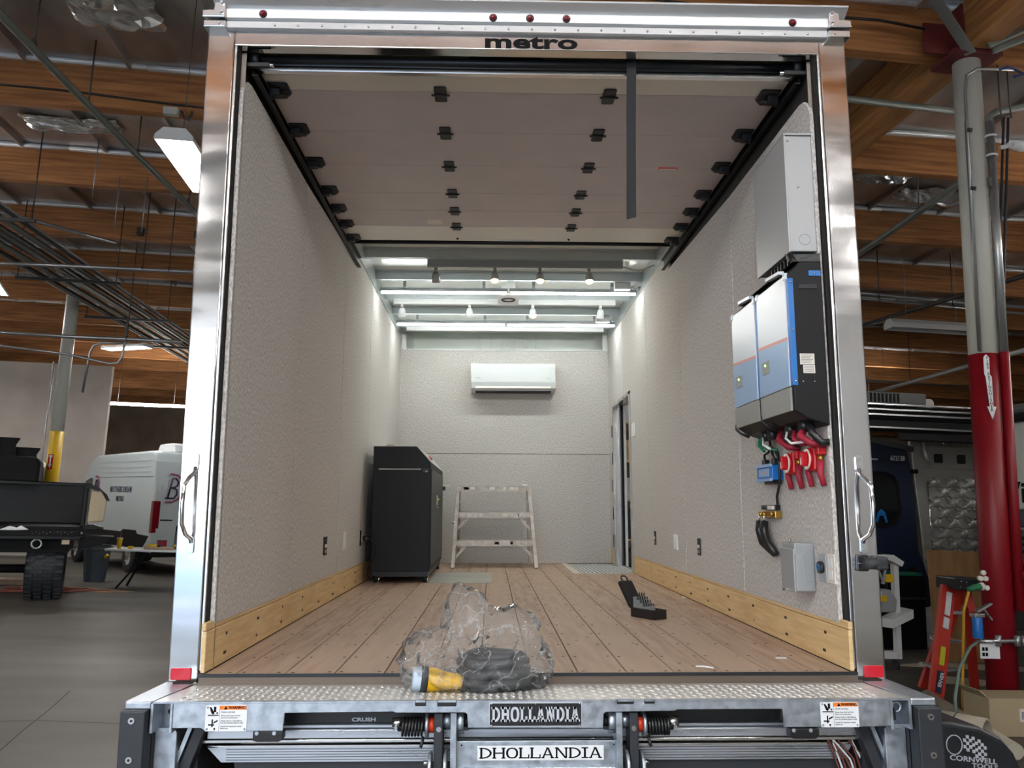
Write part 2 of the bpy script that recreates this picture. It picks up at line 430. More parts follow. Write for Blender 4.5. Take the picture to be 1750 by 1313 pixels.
# cap rails above the header
MB().prism([(-0.012, 3.482), (-0.020, 3.486), (-0.020, 3.512), (-0.014, 3.516), (0.12, 3.516), (0.12, 3.482)], 'x', -1.145, 1.145).build('rivet_rail', 'alu_cap', rf, bev=0.001, seg=1)
MB().prism([(-0.014, 3.516), (-0.030, 3.520), (-0.034, 3.552), (-0.022, 3.556), (-0.022, 3.562), (-0.05, 3.585), (-0.05, 3.592), (0.12, 3.592), (0.12, 3.516)], 'x', -1.145, 1.145).build('marker_rail', 'alu_cap', rf, bev=0.001, seg=1)
MB().prism([(-0.018, 3.560), (-0.062, 3.584), (-0.062, 3.592), (0.12, 3.602), (0.12, 3.56)], 'x', -1.19, 1.215).build('drip_rail', 'alu_cap', rf, bev=0.001, seg=1)
rv = MB()
for k in range(24):
    x = -0.965+k*0.0884; rv.sphere((x, -0.0205, 3.497), 0.0055, 8, 5)
rv.build('rivets', 'alu_bright', rf, kind='stuff')
for x in (-1.007, -0.14, 0.0, 0.139, 1.007):
    mk = MB().sphere((x, -0.034, 3.5355), 0.0125, 14, 8).build('marker_light', 'red_light', rf, label='small domed red marker light')
    MB().cyl((x, -0.026, 3.5355), (x, -0.034, 3.5355), 0.0155, 14).build('bezel', 'black_plastic', mk)
for s in (-1, 1):
    c = MB().prism([(s*1.145, 3.515), (s*1.232, 3.515), (s*1.232, 3.545), (s*1.19, 3.548), (s*1.185, 3.585), (s*1.145, 3.585)], 'y', -0.042, 0.12).build('corner_casting', 'alu_bright', rf, bev=0.005)
    MB().box(min(s*1.145, s*1.228), max(s*1.145, s*1.228), -0.034, 0.12, 3.480, 3.508).build('corner_block', 'alu_bright', c, bev=0.004)
    b = MB()
    for q in ((1.158, 3.572), (1.158, 3.535), (1.168, 3.493)): b.cyl((s*q[0], -0.05 if q[1] > 3.51 else -0.04, q[1]), (s*q[0], -0.03, q[1]), 0.006, 8)
    b.build('bolts', 'chrome', c)
# rubber door bumper on the right post
hb = MB().prism(rrect(1.137, 1.176, 1.479, 1.535, 0.006), 'y', -0.018, 0.0).build('door_holder', 'black_plastic', rf, bev=0.003, label='black rubber door holder')
MB().cyl((1.15, -0.03, 1.507), (1.225, -0.03, 1.507), 0.021, 14).build('holder_roll', 'rubber', hb)
MB().box(1.190, 1.232, -0.05, -0.004, 1.484, 1.530).build('holder_block', 'rubber', hb, bev=0.008)
MB().box(1.138, 1.158, -0.022, -0.018, 1.505, 1.508).build('latch_pin', 'chrome', hb)

# ================================================================== ROLL-UP DOOR, open under the roof
rd = thing('roll_up_door', 'taupe roll-up rear door rolled open under the truck roof with black hinges', 'door', (0, 1.2, 3.4))
ZD = 3.40
cuts = [0.128, 0.281, 0.648, 1.014, 1.372, 1.637, 1.903, 2.175]
for i in range(7):
    a, b = cuts[i]+0.001, cuts[i+1]-0.001
    MB().box(-1.062, 1.058, a, b, ZD, ZD+0.022).build('door_panel', 'door_rail' if i in (0, 6) else 'door_panel', rd, bev=0.0015, seg=1)
MB().box(-1.062, 1.058, 0.112, 0.140, ZD-0.012, ZD+0.022).build('bottom_rail', 'alu_bright', rd, bev=0.003)
MB().cyl((-1.05, 2.215, ZD+0.005), (1.05, 2.215, ZD+0.005), 0.016, 12).build('end_bar', 'black_metal', rd)
MB().box(-0.1, 0.13, 2.145, 2.165, ZD-0.003, ZD).build('slot_plate', 'bow', rd)
for x in (-0.36, 0.35): MB().sphere((x, 2.12, ZD-0.003), 0.008, 8, 5).build('bolt', 'black_metal', rd)
MB().prism(rrect(-0.53, -0.44, 1.79, 1.87, 0.003), 'z', ZD-0.0006, ZD).build('paper_label', 'white_plate', rd)
MB().box(0.70, 0.80, 1.00, 1.03, ZD-0.0006, ZD).build('warning_sticker', 'red_reflector', rd)
MB().box(0.705, 0.795, 1.018, 1.029, ZD-0.001, ZD-0.0006).build('sticker_band', 'white_plate', rd)
def hinge(x, y, roller):
    m = MB()
    if not roller:
        hg = m.prism(rrect(x-0.026, x+0.026, y-0.06, y+0.06, 0.009), 'z', ZD-0.006, ZD).build('hinge', 'black_metal', rd, bev=0.001)
        MB().cyl((x-0.038, y, ZD-0.008), (x+0.038, y, ZD-0.008), 0.0045, 8).build('hinge_pin', 'black_plastic', hg)
    else:
        s = 1 if x > 0 else -1
        hg = m.prism([(x-s*0.06, y-0.055), (x-s*0.05, y-0.065), (x+s*0.02, y-0.065), (x+s*0.02, y+0.055), (x-s*0.03, y+0.06), (x-s*0.06, y+0.02)], 'z', ZD-0.007, ZD).build('roller_hinge', 'black_metal', rd, bev=0.001)
        m2 = MB(); m2.prism([(y-0.02, ZD-0.03), (y+0.02, ZD-0.03), (y+0.03, ZD-0.006), (y-0.03, ZD-0.006)], 'x', x-0.022, x+0.022); m2.build('bracket', 'black_metal', hg, bev=0.003)
        MB().cyl((x-s*0.05, y+0.002, ZD-0.020), (x+s*0.035, y+0.002, ZD-0.020), 0.006, 8).build('axle', 'black_plastic', hg)
        MB().cyl((x+s*0.012, y+0.002, ZD-0.020), (x+s*0.026, y+0.002, ZD-0.020), 0.02, 14).build('roller', 'black_plastic', hg)
for y in (0.295, 0.650, 1.015, 1.373, 1.640, 1.902):
    hinge(-0.357, y, False); hinge(0.346, y, False)
for y in (0.285, 0.636, 0.990, 1.350, 1.612, 1.866, 2.12):
    hinge(-1.035, y, True); hinge(1.028, y, True)
for s in (-1, 1):
    xo = s*1.066
    tr = MB()
    tr.box(xo-0.010, xo+0.012, 0.10, 2.65, ZD-0.042, ZD-0.037); tr.box(xo-0.010, xo+0.012, 0.10, 2.65, ZD+0.028, ZD+0.034); tr.box(min(xo+s*0.009, xo+s*0.013), max(xo+s*0.009, xo+s*0.013), 0.10, 2.65, ZD-0.04, ZD+0.03)
    tr.build('door_track', 'black_metal', rd)
# torsion shaft, spring housing and pull strap
sh_ = MB().cyl((-1.09, 0.096, 3.420), (1.09, 0.096, 3.420), 0.0175, 14).build('torsion_shaft', 'black_metal', rd)
MB().prism([(-0.235, 3.462), (-0.17, 3.462), (-0.145, 3.452), (0.055, 3.448), (0.075, 3.43), (-0.235, 3.43)], 'y', 0.09, 0.115).build('spring_bracket', 'black_metal', sh_, bev=0.003)
for s in (-1, 1):
    MB().cyl((s*1.045, 0.096, 3.420), (s*1.075, 0.096, 3.420), 0.036, 18).build('cable_drum', 'black_metal', sh_)
    MB().box(min(s*1.0, s*1.09), max(s*1.0, s*1.09), 0.06, 0.078, 3.376, 3.394).build('corner_latch', 'black_plastic', sh_, bev=0.003)
    MB().cyl((s*0.985, 0.069, 3.385), (s*1.01, 0.069, 3.385), 0.008, 10).build('latch_pin', 'chrome', sh_)
MB().box(-1.1, 1.1, 0.135, 0.142, 3.425, 3.56).build('header_panel', mat('header_panel', srgb(182,180,150), 0.6), rd)
st = MB()
sp = [(0.402, 0.098, 3.440), (0.402, 0.082, 3.438), (0.403, 0.076, 3.42), (0.403, 0.080, 3.37), (0.402, 0.10, 3.20), (0.397, 0.115, 2.80)]
w2 = 0.0185
vs = []
for (x, y, z) in sp: vs += [(x-w2, y, z), (x+w2, y, z), (x+w2, y+0.003, z), (x-w2, y+0.003, z)]
vs = [list(v) for v in vs]
vs[-4][2] -= 0.004; vs[-1][2] -= 0.004; vs[-3][2] += 0.006; vs[-2][2] += 0.006
fs = []
for k in range(len(sp)-1):
    for j in range(4): fs.append((k*4+j, k*4+(j+1) % 4, (k+1)*4+(j+1) % 4, (k+1)*4+j))
fs += [(0,1,2,3), (len(vs)-4, len(vs)-3, len(vs)-2, len(vs)-1)]
st.add(vs, fs).build('pull_strap', 'strap', rd, label='black webbing pull strap hanging down')
# ================================================================== THINGS INSIDE THE BOX
# --- LED tubes across the roof
def led_tube(x0, x1, y, z, label):
    t = thing('led_tube_light', label, 'light', ((x0+x1)/2, y, z), group='LED tubes across the truck roof')
    MB().prism([(y-0.02, z), (y-0.016, z+0.03), (y+0.016, z+0.03), (y+0.02, z)], 'x', x0, x1).build('housing', 'alu', t)
    MB().prism(arc((y, z), 0.017, 180, 360, 8), 'x', x0+0.012, x1-0.012).build('diffuser', 'led', t)
    for a in (x0, x1-0.012): MB().prism(arc((y, z), 0.0185, 180, 360, 8)+[(y+0.0185, z+0.01), (y-0.0185, z+0.01)], 'x', a, a+0.012).build('end_cap', 'white_plastic', t)
    for xx in (x0+0.2, x1-0.2): MB().box(xx-0.012, xx+0.012, y-0.008, y+0.008, z+0.03, 3.585).build('clip', 'alu', t)
led_tube(-1.055, -0.005, 3.63, 3.455, 'near LED tube on the left half of the truck roof')
led_tube(0.005, 1.055, 3.63, 3.455, 'near LED tube on the right half of the truck roof')
led_tube(-1.055, -0.005, 4.80, 3.455, 'far LED tube on the left half of the truck roof above the end wall')
led_tube(0.005, 1.055, 4.80, 3.455, 'far LED tube on the right half of the truck roof above the end wall')
for y, lab in ((3.60, 'white junction box with loose wires beside the near LED tube'), (4.77, 'white junction box with loose wires beside the far LED tube')):
    t = thing('junction_box', lab, 'junction box', (0.93, y, 3.5))
    MB().box(0.86, 0.99, y-0.085, y-0.03, 3.46, 3.515).build('body', 'white_plastic', t, bev=0.004)
    wv = MB()
    for k in range(3): wv.tube([(0.99, y-0.05+k*0.006, 3.49), (1.015, y-0.06, 3.475+k*0.01), (1.03, y-0.03, 3.47), (1.05, y-0.045, 3.485), (1.075, y-0.05, 3.48+k*.006)], 0.0028, 5)
    wv.build('wires', 'white_plastic', t)
# --- track lights
def track_light(y, z, x0, x1, heads, lit, label, m):
    t = thing('track_light', label, 'light', ((x0+x1)/2, y, z))
    MB().box(x0, x1, y-0.017, y+0.017, z-0.01, z+0.01).build('rail', m, t, bev=0.003)
    MB().box(x0, x1, y-0.012, y+0.012, z+0.01, 3.53).build('mount', m, t)
    for k, x in enumerate(heads):
        h = MB(); h.cyl((x, y, z-0.045), (x, y, z-0.008), 0.013, 12)
        h = h.build('spot_stem', m, t)
        tilt = 0.0
        b = MB().lathe([(0.002, 0.0), (0.018, 0.0), (0.026, -0.012), (0.030, -0.03), (0.033, -0.075), (0.030, -0.077), (0.026, -0.06)], (x, y, z-0.045), 'z', 18)
        bm_ = Matrix.Translation((x, y, z-0.05)) @ Matrix.Rotation(R(-22 if lit[k] else 25), 4, 'X') @ Matrix.Translation((-x, -y, -(z-0.05)))
        b.xf(bm_).build('spot_head', m, h)
        if lit[k]: MB().sphere((x, y, z-0.108), 0.027, 14, 8).xf(bm_).build('bulb', 'bulb_warm', h)
        else: MB().sphere((x, y, z-0.10), 0.024, 14, 8).xf(bm_).build('bulb', 'white_plastic', h)
mat('spot_grey', srgb(168,170,168), 0.4, 0.3)
track_light(2.985, 3.475, -0.62, 0.84, (-0.555, -0.118, 0.219, 0.585), (0, 1, 1, 1), 'near grey track light with three glowing warm bulbs and one turned away', 'spot_grey')
track_light(4.085, 3.475, -1.0, 0.95, (-0.925, -0.335, 0.222, 0.82), (0, 0, 1, 0), 'far white track light with one glowing warm bulb', 'white_plastic')
# loose cable from the track to the wall
tag(MB().tube([(0.84, 2.985, 3.485), (0.92, 2.99, 3.462), (0.98, 2.98, 3.46), (1.06, 2.97, 3.49), (1.08, 2.97, 3.50)], 0.004, 6).build('track_cable', 'spot_grey'), 'thin grey cable from the near track light to the right wall', 'cable')
# --- square ceiling vent with oval grille
t = thing('roof_vent', 'white square roof vent with a dark oval ring between the LED tubes', 'vent', (0, 3.9, 3.46))
MB().box(-0.088, 0.092, 3.71, 4.06, 3.46, 3.475).build('plate', 'white_plastic', t, bev=0.004)
MB().box(-0.06, 0.06, 3.8, 3.98, 3.475, 3.585).build('duct', 'white_plastic', t)
MB().ring((0.002, 3.885, 3.459), 0.055, 0.008, 'z', 24, 8).build('ring', 'black_metal', t)
MB().cyl((0.002, 3.885, 3.455), (0.002, 3.885, 3.462), 0.036, 20).build('cover', 'white_plastic', t)
# --- wall air conditioner
mat('ac_white', srgb(206,210,212), 0.35)
ac = thing('air_conditioner', 'white wall mounted air conditioner high on the carpeted end wall', 'air conditioner', (0.083, YB, 2.87))
prof = [(5.47, 3.166), (5.30, 3.166), (5.262, 3.15), (5.252, 3.12), (5.250, 2.96), (5.268, 2.90), (5.30, 2.875), (5.47, 2.875)]
MB().prism(prof, 'x', -0.338, 0.504).build('body', 'ac_white', ac, bev=0.006, seg=3)
MB().prism([(5.249, 2.965), (5.247, 3.118), (5.2525, 3.12), (5.2525, 2.965)], 'x', -0.336, 0.502).build('front_panel', 'ac_white', ac, bev=0.001)
for x in (-0.346, 0.504): MB().prism(prof, 'x', x, x+0.008).build('end_cap', 'white_plate', ac, bev=0.003)
MB().obox((0.083, 5.266, 2.922), (0.76, 0.006, 0.05), Matrix.Rotation(R(-17), 3, 'X')).build('louver', 'white_plate', ac, bev=0.002)
MB().box(-0.30, 0.47, 5.30, 5.42, 2.868, 2.876).build('air_slot', 'black_matte', ac)
mat('grey_ink', srgb(150,150,150), 0.5)
MB().box(-0.305, -0.245, 5.2462, 5.2472, 2.999, 3.003).build('badge', 'grey_ink', ac); MB().box(0.415, 0.463, 5.2462, 5.2472, 2.999, 3.002).build('badge', 'grey_ink', ac)
# --- black machine cabinet
mat('cab_black', (0.004,0.0045,0.006), 0.5, spec=0.3)
mat('cab_side', (0.022,0.024,0.026), 0.45)
cb = thing('machine_cabinet', 'tall black machine cabinet with a sloped top corner on castors', 'cabinet', (-0.8, 3.9, FZ))
poly = [(-1.02, 1.236), (-0.590, 1.236), (-0.590, 2.035), (-0.698, 2.155), (-1.02, 2.155)]
MB().prism(poly, 'y', 3.26, 4.78).build('body', 'cab_black', cb, bev=0.004)
MB().prism([(-1.023, 2.155), (-0.697, 2.155), (-0.588, 2.034), (-0.588, 2.041), (-0.694, 2.159), (-1.023, 2.159)], 'y', 3.258, 4.79).build('edge_highlight', mat('cab_highlight', srgb(190,190,186), 0.4), cb)  # pale strip stands in for the thin highlight along the black top
MB().box(-0.589, -0.584, 3.30, 4.74, 1.27, 1.99).build('door', 'cab_side', cb, bev=0.002)
dl = MB().box(-0.584, -0.576, 3.86, 3.93, 1.72, 1.80).build('door_latch', 'white_plate', cb, bev=0.002)
MB().sphere((-0.574, 3.93, 1.768), 0.011, 10, 6).build('green_lamp', mat('green_lamp', (0.5,0.8,0.2), 0.3), cb)
MB().box(-0.584, -0.579, 3.84, 4.10, 1.700, 1.706).build('door_handle', 'alu_bright', cb)
MB().box(-0.584, -0.52, 4.72, 4.76, 1.895, 1.91).build('side_bracket', 'white_plate', cb); MB().box(-0.584, -0.56, 4.70, 4.79, 1.86, 1.895).build('side_clamp', 'black_plastic', cb, bev=0.004)
MB().box(-0.978, -0.662, 3.255, 3.261, 1.982, 1.987).build('slot_handle', 'white_plate', cb)
mk = MB().box(-0.648, -0.606, 3.2575, 3.2605, 1.965, 1.99).build('panel_tag', 'cab_side', cb)
MB().box(-0.630, -0.614, 3.2565, 3.258, 1.962, 1.972).build('tag_mark', 'grey_ink', mk)
MB().cyl((-0.655, 3.9, 2.09), (-0.635, 3.9, 2.11), 0.02, 12).build('red_button', 'red_reflector', cb)
MB().box(-0.94, -0.88, 3.36, 3.46, 2.159, 2.175).build('top_device', 'grey_ink', cb, bev=0.003)
MB().prism([(-0.885, 2.159), (-0.83, 2.159), (-0.85, 2.172), (-0.885, 2.172)], 'y', 3.36, 3.50).build('top_tray', 'white_plate', cb)
MB().box(-1.01, -0.60, 3.28, 4.76, 1.196, 1.236).build('base', 'black_metal', cb)
for x in (-0.985, -0.625):
    for y in (3.33, 4.70):
        c = MB().cyl((x-0.014, y, FZ+0.028), (x+0.014, y, FZ+0.028), 0.028, 16).build('castor', 'black_plastic', cb)
        MB().prism([(y-0.02, 1.2), (y+0.03, 1.2), (y+0.012, FZ+0.02), (y-0.012, FZ+0.02)], 'x', x-0.02, x-0.016).build('fork', 'black_metal', c)
        MB().cyl((x+0.022, y-0.035, FZ), (x+0.022, y-0.035, 1.2), 0.006, 8).build('levelling_foot', 'chrome', cb)
        MB().cyl((x+0.022, y-0.035, FZ), (x+0.022, y-0.035, FZ+0.008), 0.014, 10).build('foot_pad', 'chrome', cb)
# wall plug and power cord of the cabinet
pc = thing('mains_lead', 'black power cord from the left wall socket down behind the black cabinet', 'cord', (XL, 3.2, 1.47))
MB().cyl((XL, 3.20, 1.475), (XL+0.012, 3.20, 1.475), 0.026, 16).build('plug_ring', 'white_plate', pc)
MB().lathe([(0.001, 0.05), (0.014, 0.048), (0.022, 0.03), (0.022, 0.0), (0.001, 0.0)], (XL+0.010, 3.20, 1.475), 'x', 14).build('plug', 'black_plastic', pc)
MB().tube([(XL+0.055, 3.20, 1.475), (XL+0.085, 3.205, 1.455), (XL+0.10, 3.21, 1.41), (XL+0.085, 3.22, 1.33), (XL+0.05, 3.23, 1.27), (XL+0.045, 3.235, 1.21), (XL+0.065, 3.25, 1.18), (XL+0.10, 3.30, 1.21)], 0.006, 8).build('cable', 'black_plastic', pc)
# --- aluminium sheet lying beside the cabinet
tag(MB().box(-0.60, -0.13, 3.255, 4.25, FZ, FZ+0.003).build('aluminium_sheet', mat('sheet', srgb(186,186,176), 0.5, 0.3, col2=srgb(160,160,152), scale=6, stretch=(0.3,3,1))), 'flat silver metal sheet lying on the floor beside the black cabinet', 'metal sheet')
# --- aluminium step platform
mat('used_alu', srgb(204,198,190), 0.45, 0.4, col2=srgb(176,168,160), scale=18, detail=5)
stp = thing('step_platform', 'worn aluminium three step work platform against the end wall', 'step ladder', (-0.11, 5.0, FZ))
FL, FR = (-0.486, 4.77, FZ), (0.285, 4.77, FZ)
TL, TR = (-0.447, 4.93, 1.90), (0.222, 4.93, 1.90)
def lerp(a, b, t): return tuple(a[i]+(b[i]-a[i])*t for i in range(3))
for a, b in ((FL, TL), (FR, TR)): MB().beam(a, b, 0.036, 0.055, (0, 1, 0)).build('front_leg', 'used_alu', stp, bev=0.003)
for a, b in (((-0.455, 5.33, FZ), (-0.447, 5.20, 1.90)), ((0.247, 5.33, FZ), (0.222, 5.20, 1.90))): MB().beam(a, b, 0.026, 0.04, (0, 1, 0)).build('rear_leg', 'used_alu', stp, bev=0.003)
for z, dep in ((1.395, 0.16), (1.652, 0.16), (1.90, 0.30)):
    tt = (z-FZ)/(1.90-FZ); l = lerp(FL, TL, tt); r_ = lerp(FR, TR, tt)
    s_ = MB().box(l[0]-0.005, r_[0]+0.005, l[1]-0.025, l[1]+dep, z-0.005, z+0.005)
    s_.box(l[0]-0.005, r_[0]+0.005, l[1]-0.028, l[1]-0.022, z-0.046, z+0.008)
    s_.box(l[0]-0.005, r_[0]+0.005, l[1]+dep-0.004, l[1]+dep, z-0.035, z+0.006)
    st_ = s_.build('step' if z < 1.8 else 'top_step', 'used_alu', stp)
    pt = MB(); rg = random.Random(int(z*100))
    for k in range(9):
        xx = rg.uniform(l[0]+0.02, r_[0]-0.06); pt.box(xx, xx+rg.uniform(0.01, 0.05), l[1]-0.0285, l[1]-0.0278, z-0.03, z-0.005)
    pt.build('paint_spots', 'white_plate', st_, kind='stuff')
    for (p, s) in ((l, 1), (r_, -1)):
        MB().beam((p[0]+s*0.012, l[1]-0.012, z-0.15), (p[0]+s*0.125, l[1]-0.012, z-0.02), 0.022, 0.006, (0, 1, 0)).build('brace', 'used_alu', stp)
MB().box(-0.44, 0.24, 5.30, 5.32, 1.36, 1.39).build('rear_rail', 'used_alu', stp)
MB().cyl((-0.474, 4.80, 1.565), (-0.50, 4.80, 1.565), 0.012, 8).build('bolt', 'used_alu', stp)
tag(MB().box(0.16, 0.21, 4.95, 5.02, 1.9055, 1.925).build('tape_roll', 'white_plastic', bev=0.005), 'small white box on the top step of the platform', 'box')
# --- step well with tread plate at the side door
def tread_mesh(mb, x0, x1, y0, y1, z, pitch=0.03, ln=0.011, wd=0.0042, h=0.0022):
    nx = int((x1-x0)/pitch); ny = int((y1-y0)/pitch)
    for i in range(nx):
        for j in range(ny):
            cx, cy = x0+(i+0.5)*pitch, y0+(j+0.5)*pitch
            a = R(45 if (i+j) % 2 else -45); ca, sa = math.cos(a), math.sin(a)
            pts = [(-ln, 0), (0, -wd), (ln, 0), (0, wd)]
            vs = [(cx+p[0]*ca-p[1]*sa, cy+p[0]*sa+p[1]*ca, z) for p in pts]+[(cx, cy, z+h)]
            vs2 = [(cx-ln*.55*ca, cy-ln*.55*sa, z+h), (cx+ln*.55*ca, cy+ln*.55*sa, z+h)]
            mb.add(vs[:4]+vs2, [(0,1,5,4), (1,2,5), (2,3,4,5), (3,0,4)], False)
    return mb
sw = thing('step_well_plate', 'silver diamond tread plate with bright edge trim at the side door', 'tread plate', (0.83, 4.7, FZ))
MB().box(0.60, 1.185, 4.17, 5.46, FZ-0.03, FZ-0.004).build('plate', mat('tread_dark', (0.30,0.31,0.32), 0.45, 0.7), sw)
tread_mesh(MB(), 0.64, 1.18, 4.20, 5.44, FZ-0.004, 0.036, 0.015, 0.006, 0.003).build('tread_pattern', 'tread_bump', sw, kind='stuff')
for q in ((0.572, 0.592, 4.15, 5.46), (0.598, 0.613, 4.15, 5.46), (0.618, 0.628, 4.15, 5.46), (0.572, 1.185, 4.148, 4.165)):
    MB().box(q[0], q[1], q[2], q[3], FZ-0.02, FZ+0.002).build('edge_trim', 'white_plate', sw)
# --- side door frame
d1 = thing('door_1', 'aluminium side door frame in the right wall near the end wall', 'door', (1.1, 4.7, FZ), kind='structure')
for q in ((4.166, 4.255), (5.203, 5.234)):
    MB().box(1.076, 1.15, q[0], q[1], FZ-0.004, 2.724).build('jamb', 'steel_brushed', d1, bev=0.003)
MB().box(1.076, 1.15, 4.166, 5.234, 2.695, 2.724).build('head', 'steel_brushed', d1, bev=0.003)
MB().box(1.151, 1.165, 4.20, 4.262, FZ, 2.69).build('seal', 'black_plastic', d1)
MB().box(1.150, 1.162, 5.18, 5.234, FZ, 2.69).build('seal', 'black_plastic', d1)
MB().box(1.205, 1.235, 4.26, 4.30, FZ, 2.69).build('door_stile', 'black_metal', d1, bev=0.004)
for k in range(5): MB().box(1.072, 1.079, 5.236, 5.25, 1.32+k*0.27, 1.44+k*0.27).build('hinge_leaf', 'black_metal', d1)
# storage rack in the hall, glimpsed through the side door
sr = thing('storage_rack', 'tall storage rack with boxes glimpsed through the side door', 'rack', (1.7, 7.0, 0))
for x in (1.42, 2.2):
    for y in (6.6, 7.3): MB().box(x-0.02, x+0.02, y-0.02, y+0.02, 0, 3.0).build('upright', 'alu_bright', sr)
for z in (0.9, 1.35, 1.8, 2.25, 2.7): MB().box(1.4, 2.22, 6.58, 7.32, z-0.02, z).build('shelf', 'pine', sr)
for k, (x, z, sx, sz, m) in enumerate(((1.50, 0.9, 0.12, 0.3, 'black_plastic'), (1.66, 0.9, 0.14, 0.22, 'white_plastic'), (1.50, 1.35, 0.13, 0.34, 'black_metal'), (1.66, 1.35, 0.12, 0.2, 'white_plate'), (1.48, 1.8, 0.10, 0.25, 'white_plastic'), (1.62, 1.8, 0.12, 0.30, 'plank'), (1.50, 2.25, 0.14, 0.25, 'pine'), (1.50, 2.7, 0.12, 0.22, 'white_plastic'))):
    tag(MB().box(x-sx/2, x+sx/2, 6.65, 6.95, z+0.001, z+sz).build('storage_box', m, bev=0.008), ('black box on the lowest rack shelf seen through the side door', 'white box on the lowest rack shelf', 'black box on the second rack shelf', 'cream box on the second rack shelf', 'white box on the third rack shelf', 'brown box on the third rack shelf', 'pine crate on the fourth rack shelf', 'white box on the top rack shelf')[k], 'box')
# --- outlets and switches
def plate_x(name, xw, s, y0, y1, z0, z1, m, label, cat, slot=None, group=None):
    t = thing(name, label, cat, (xw, (y0+y1)/2, (z0+z1)/2), group=group)
    MB().box(min(xw, xw-s*0.007), max(xw, xw-s*0.007), y0, y1, z0, z1).build('plate', m, t, bev=0.003)
    if slot == 'rocker': MB().box(min(xw-s*0.007, xw-s*0.010), max(xw-s*0.007, xw-s*0.010), y0+(y1-y0)*.28, y1-(y1-y0)*.28, z0+0.025, z1-0.025).build('insert', 'white_plastic', t, bev=0.002)
    if slot == 'open':
        for k in range(3): MB().box(min(xw-s*0.007, xw-s*0.009), max(xw-s*0.007, xw-s*0.009), y0+0.012, y1-0.012, z0+0.012+k*0.03, z0+0.03+k*0.03).build('wire', ('plank', 'white_plate', 'black_plastic')[k], t)
    return t
plate_x('outlet_box', XL, -1, 1.835, 1.915, 1.430, 1.533, 'black_matte', 'open black outlet box in the left wall, nearer the camera', 'outlet', 'open')
plate_x('wall_socket', XL, -1, 2.42, 2.55, 1.418, 1.541, 'white_plate', 'white wall socket on the left wall before the black cabinet', 'outlet', 'rocker')
plate_x('outlet_box', XL, -1, 3.13, 3.17, 1.425, 1.535, 'black_matte', 'black outlet box behind the plug of the cabinet cord', 'outlet')
plate_x('outlet_box', XR, 1, 3.18, 3.235, 1.430, 1.531, 'black_metal', 'open outlet box in the right wall, farther from the camera', 'outlet', 'open')
plate_x('wall_socket', XR, 1, 2.465, 2.58, 1.426, 1.528, 'white_plastic', 'white wall socket low on the right wall between two open boxes', 'outlet', 'rocker')
plate_x('outlet_box', XR, 1, 1.89, 1.955, 1.426, 1.523, 'black_metal', 'open outlet box in the right wall, nearer the camera', 'outlet', 'open')
plate_x('light_switch', XR, 1, 3.94, 4.10, 2.30, 2.42, 'white_plastic', 'white light switch beside the side door', 'switch', 'rocker')
# --- drill bit case
dc = thing('drill_bit_case', 'open black drill bit case with grey stepped bit racks on the floor', 'case', (0.66, 1.34, FZ), (0, 0, R(-61)), local=True)
MB().box(-0.088, 0.088, -0.042, 0.042, 0, 0.004).build('base', 'black_plastic', dc)
for q in ((-0.088, 0.088, -0.042, -0.039), (-0.088, 0.088, 0.039, 0.042), (-0.088, -0.085, -0.042, 0.042), (0.085, 0.088, -0.042, 0.042)):
    MB().box(*q, 0.0, 0.046).build('side', 'black_plastic', dc)
lid = MB(); lid.prism(rrect(-0.042, 0.042, 0.0, 0.155, 0.012), 'x', -0.003, 0.003); lid.prism(rrect(-0.045, 0.045, -0.002, 0.158, 0.014)[:], 'x', -0.012, -0.003)
lm = Matrix.Translation((-0.088, 0, 0.046)) @ Matrix.Rotation(R(-38), 4, 'Y')
lo_ = lid.xf(lm).build('lid', 'black_plastic', dc, bev=0.002)
hl = MB().tube([(0, -0.016, 0.156), (0, -0.018, 0.175), (0, -0.010, 0.184), (0, 0.010, 0.184), (0, 0.018, 0.175), (0, 0.016, 0.156)], 0.004, 6).xf(lm).build('hanger', 'black_plastic', lo_)
mat('rack_grey', srgb(150,156,158), 0.4, 0.4)
for k in range(4):
    rk = MB().box(-0.078+k*0.024, -0.058+k*0.024, -0.034, 0.034, 0.02, 0.098-k*0.014).build('bit_rack', 'rack_grey', dc, bev=0.001)
    bits = MB()
    for j in range(5): bits.cyl((-0.068+k*0.024, -0.030+j*0.015, 0.09-k*0.014), (-0.068+k*0.024, -0.030+j*0.015, 0.122-k*0.016-j*0.002), 0.0032, 6)
    bits.build('drill_bits', 'black_metal', rk)
# small scraps on the floor
tag(MB().tube([(0.575, 0.045, FZ+0.003), (0.60, 0.035, FZ+0.004), (0.628, 0.015, FZ+0.003)], 0.003, 6).build('zip_tie_scrap', 'white_plastic'), 'white scrap of plastic tubing on the floor near the sill', 'scrap')
tag(MB().box(1.045, 1.066, 2.24, 2.28, FZ, FZ+0.004).build('paper_scrap', 'white_plastic', bev=0.001), 'tiny white paper scrap by the right kick board', 'scrap')
tag(MB().box(0.93-.02, 0.95, 0.20, 0.215, FZ, FZ+0.003).build('paper_scrap', 'white_plastic', bev=0.001), 'tiny white paper scrap on the planks near the right corner', 'scrap')
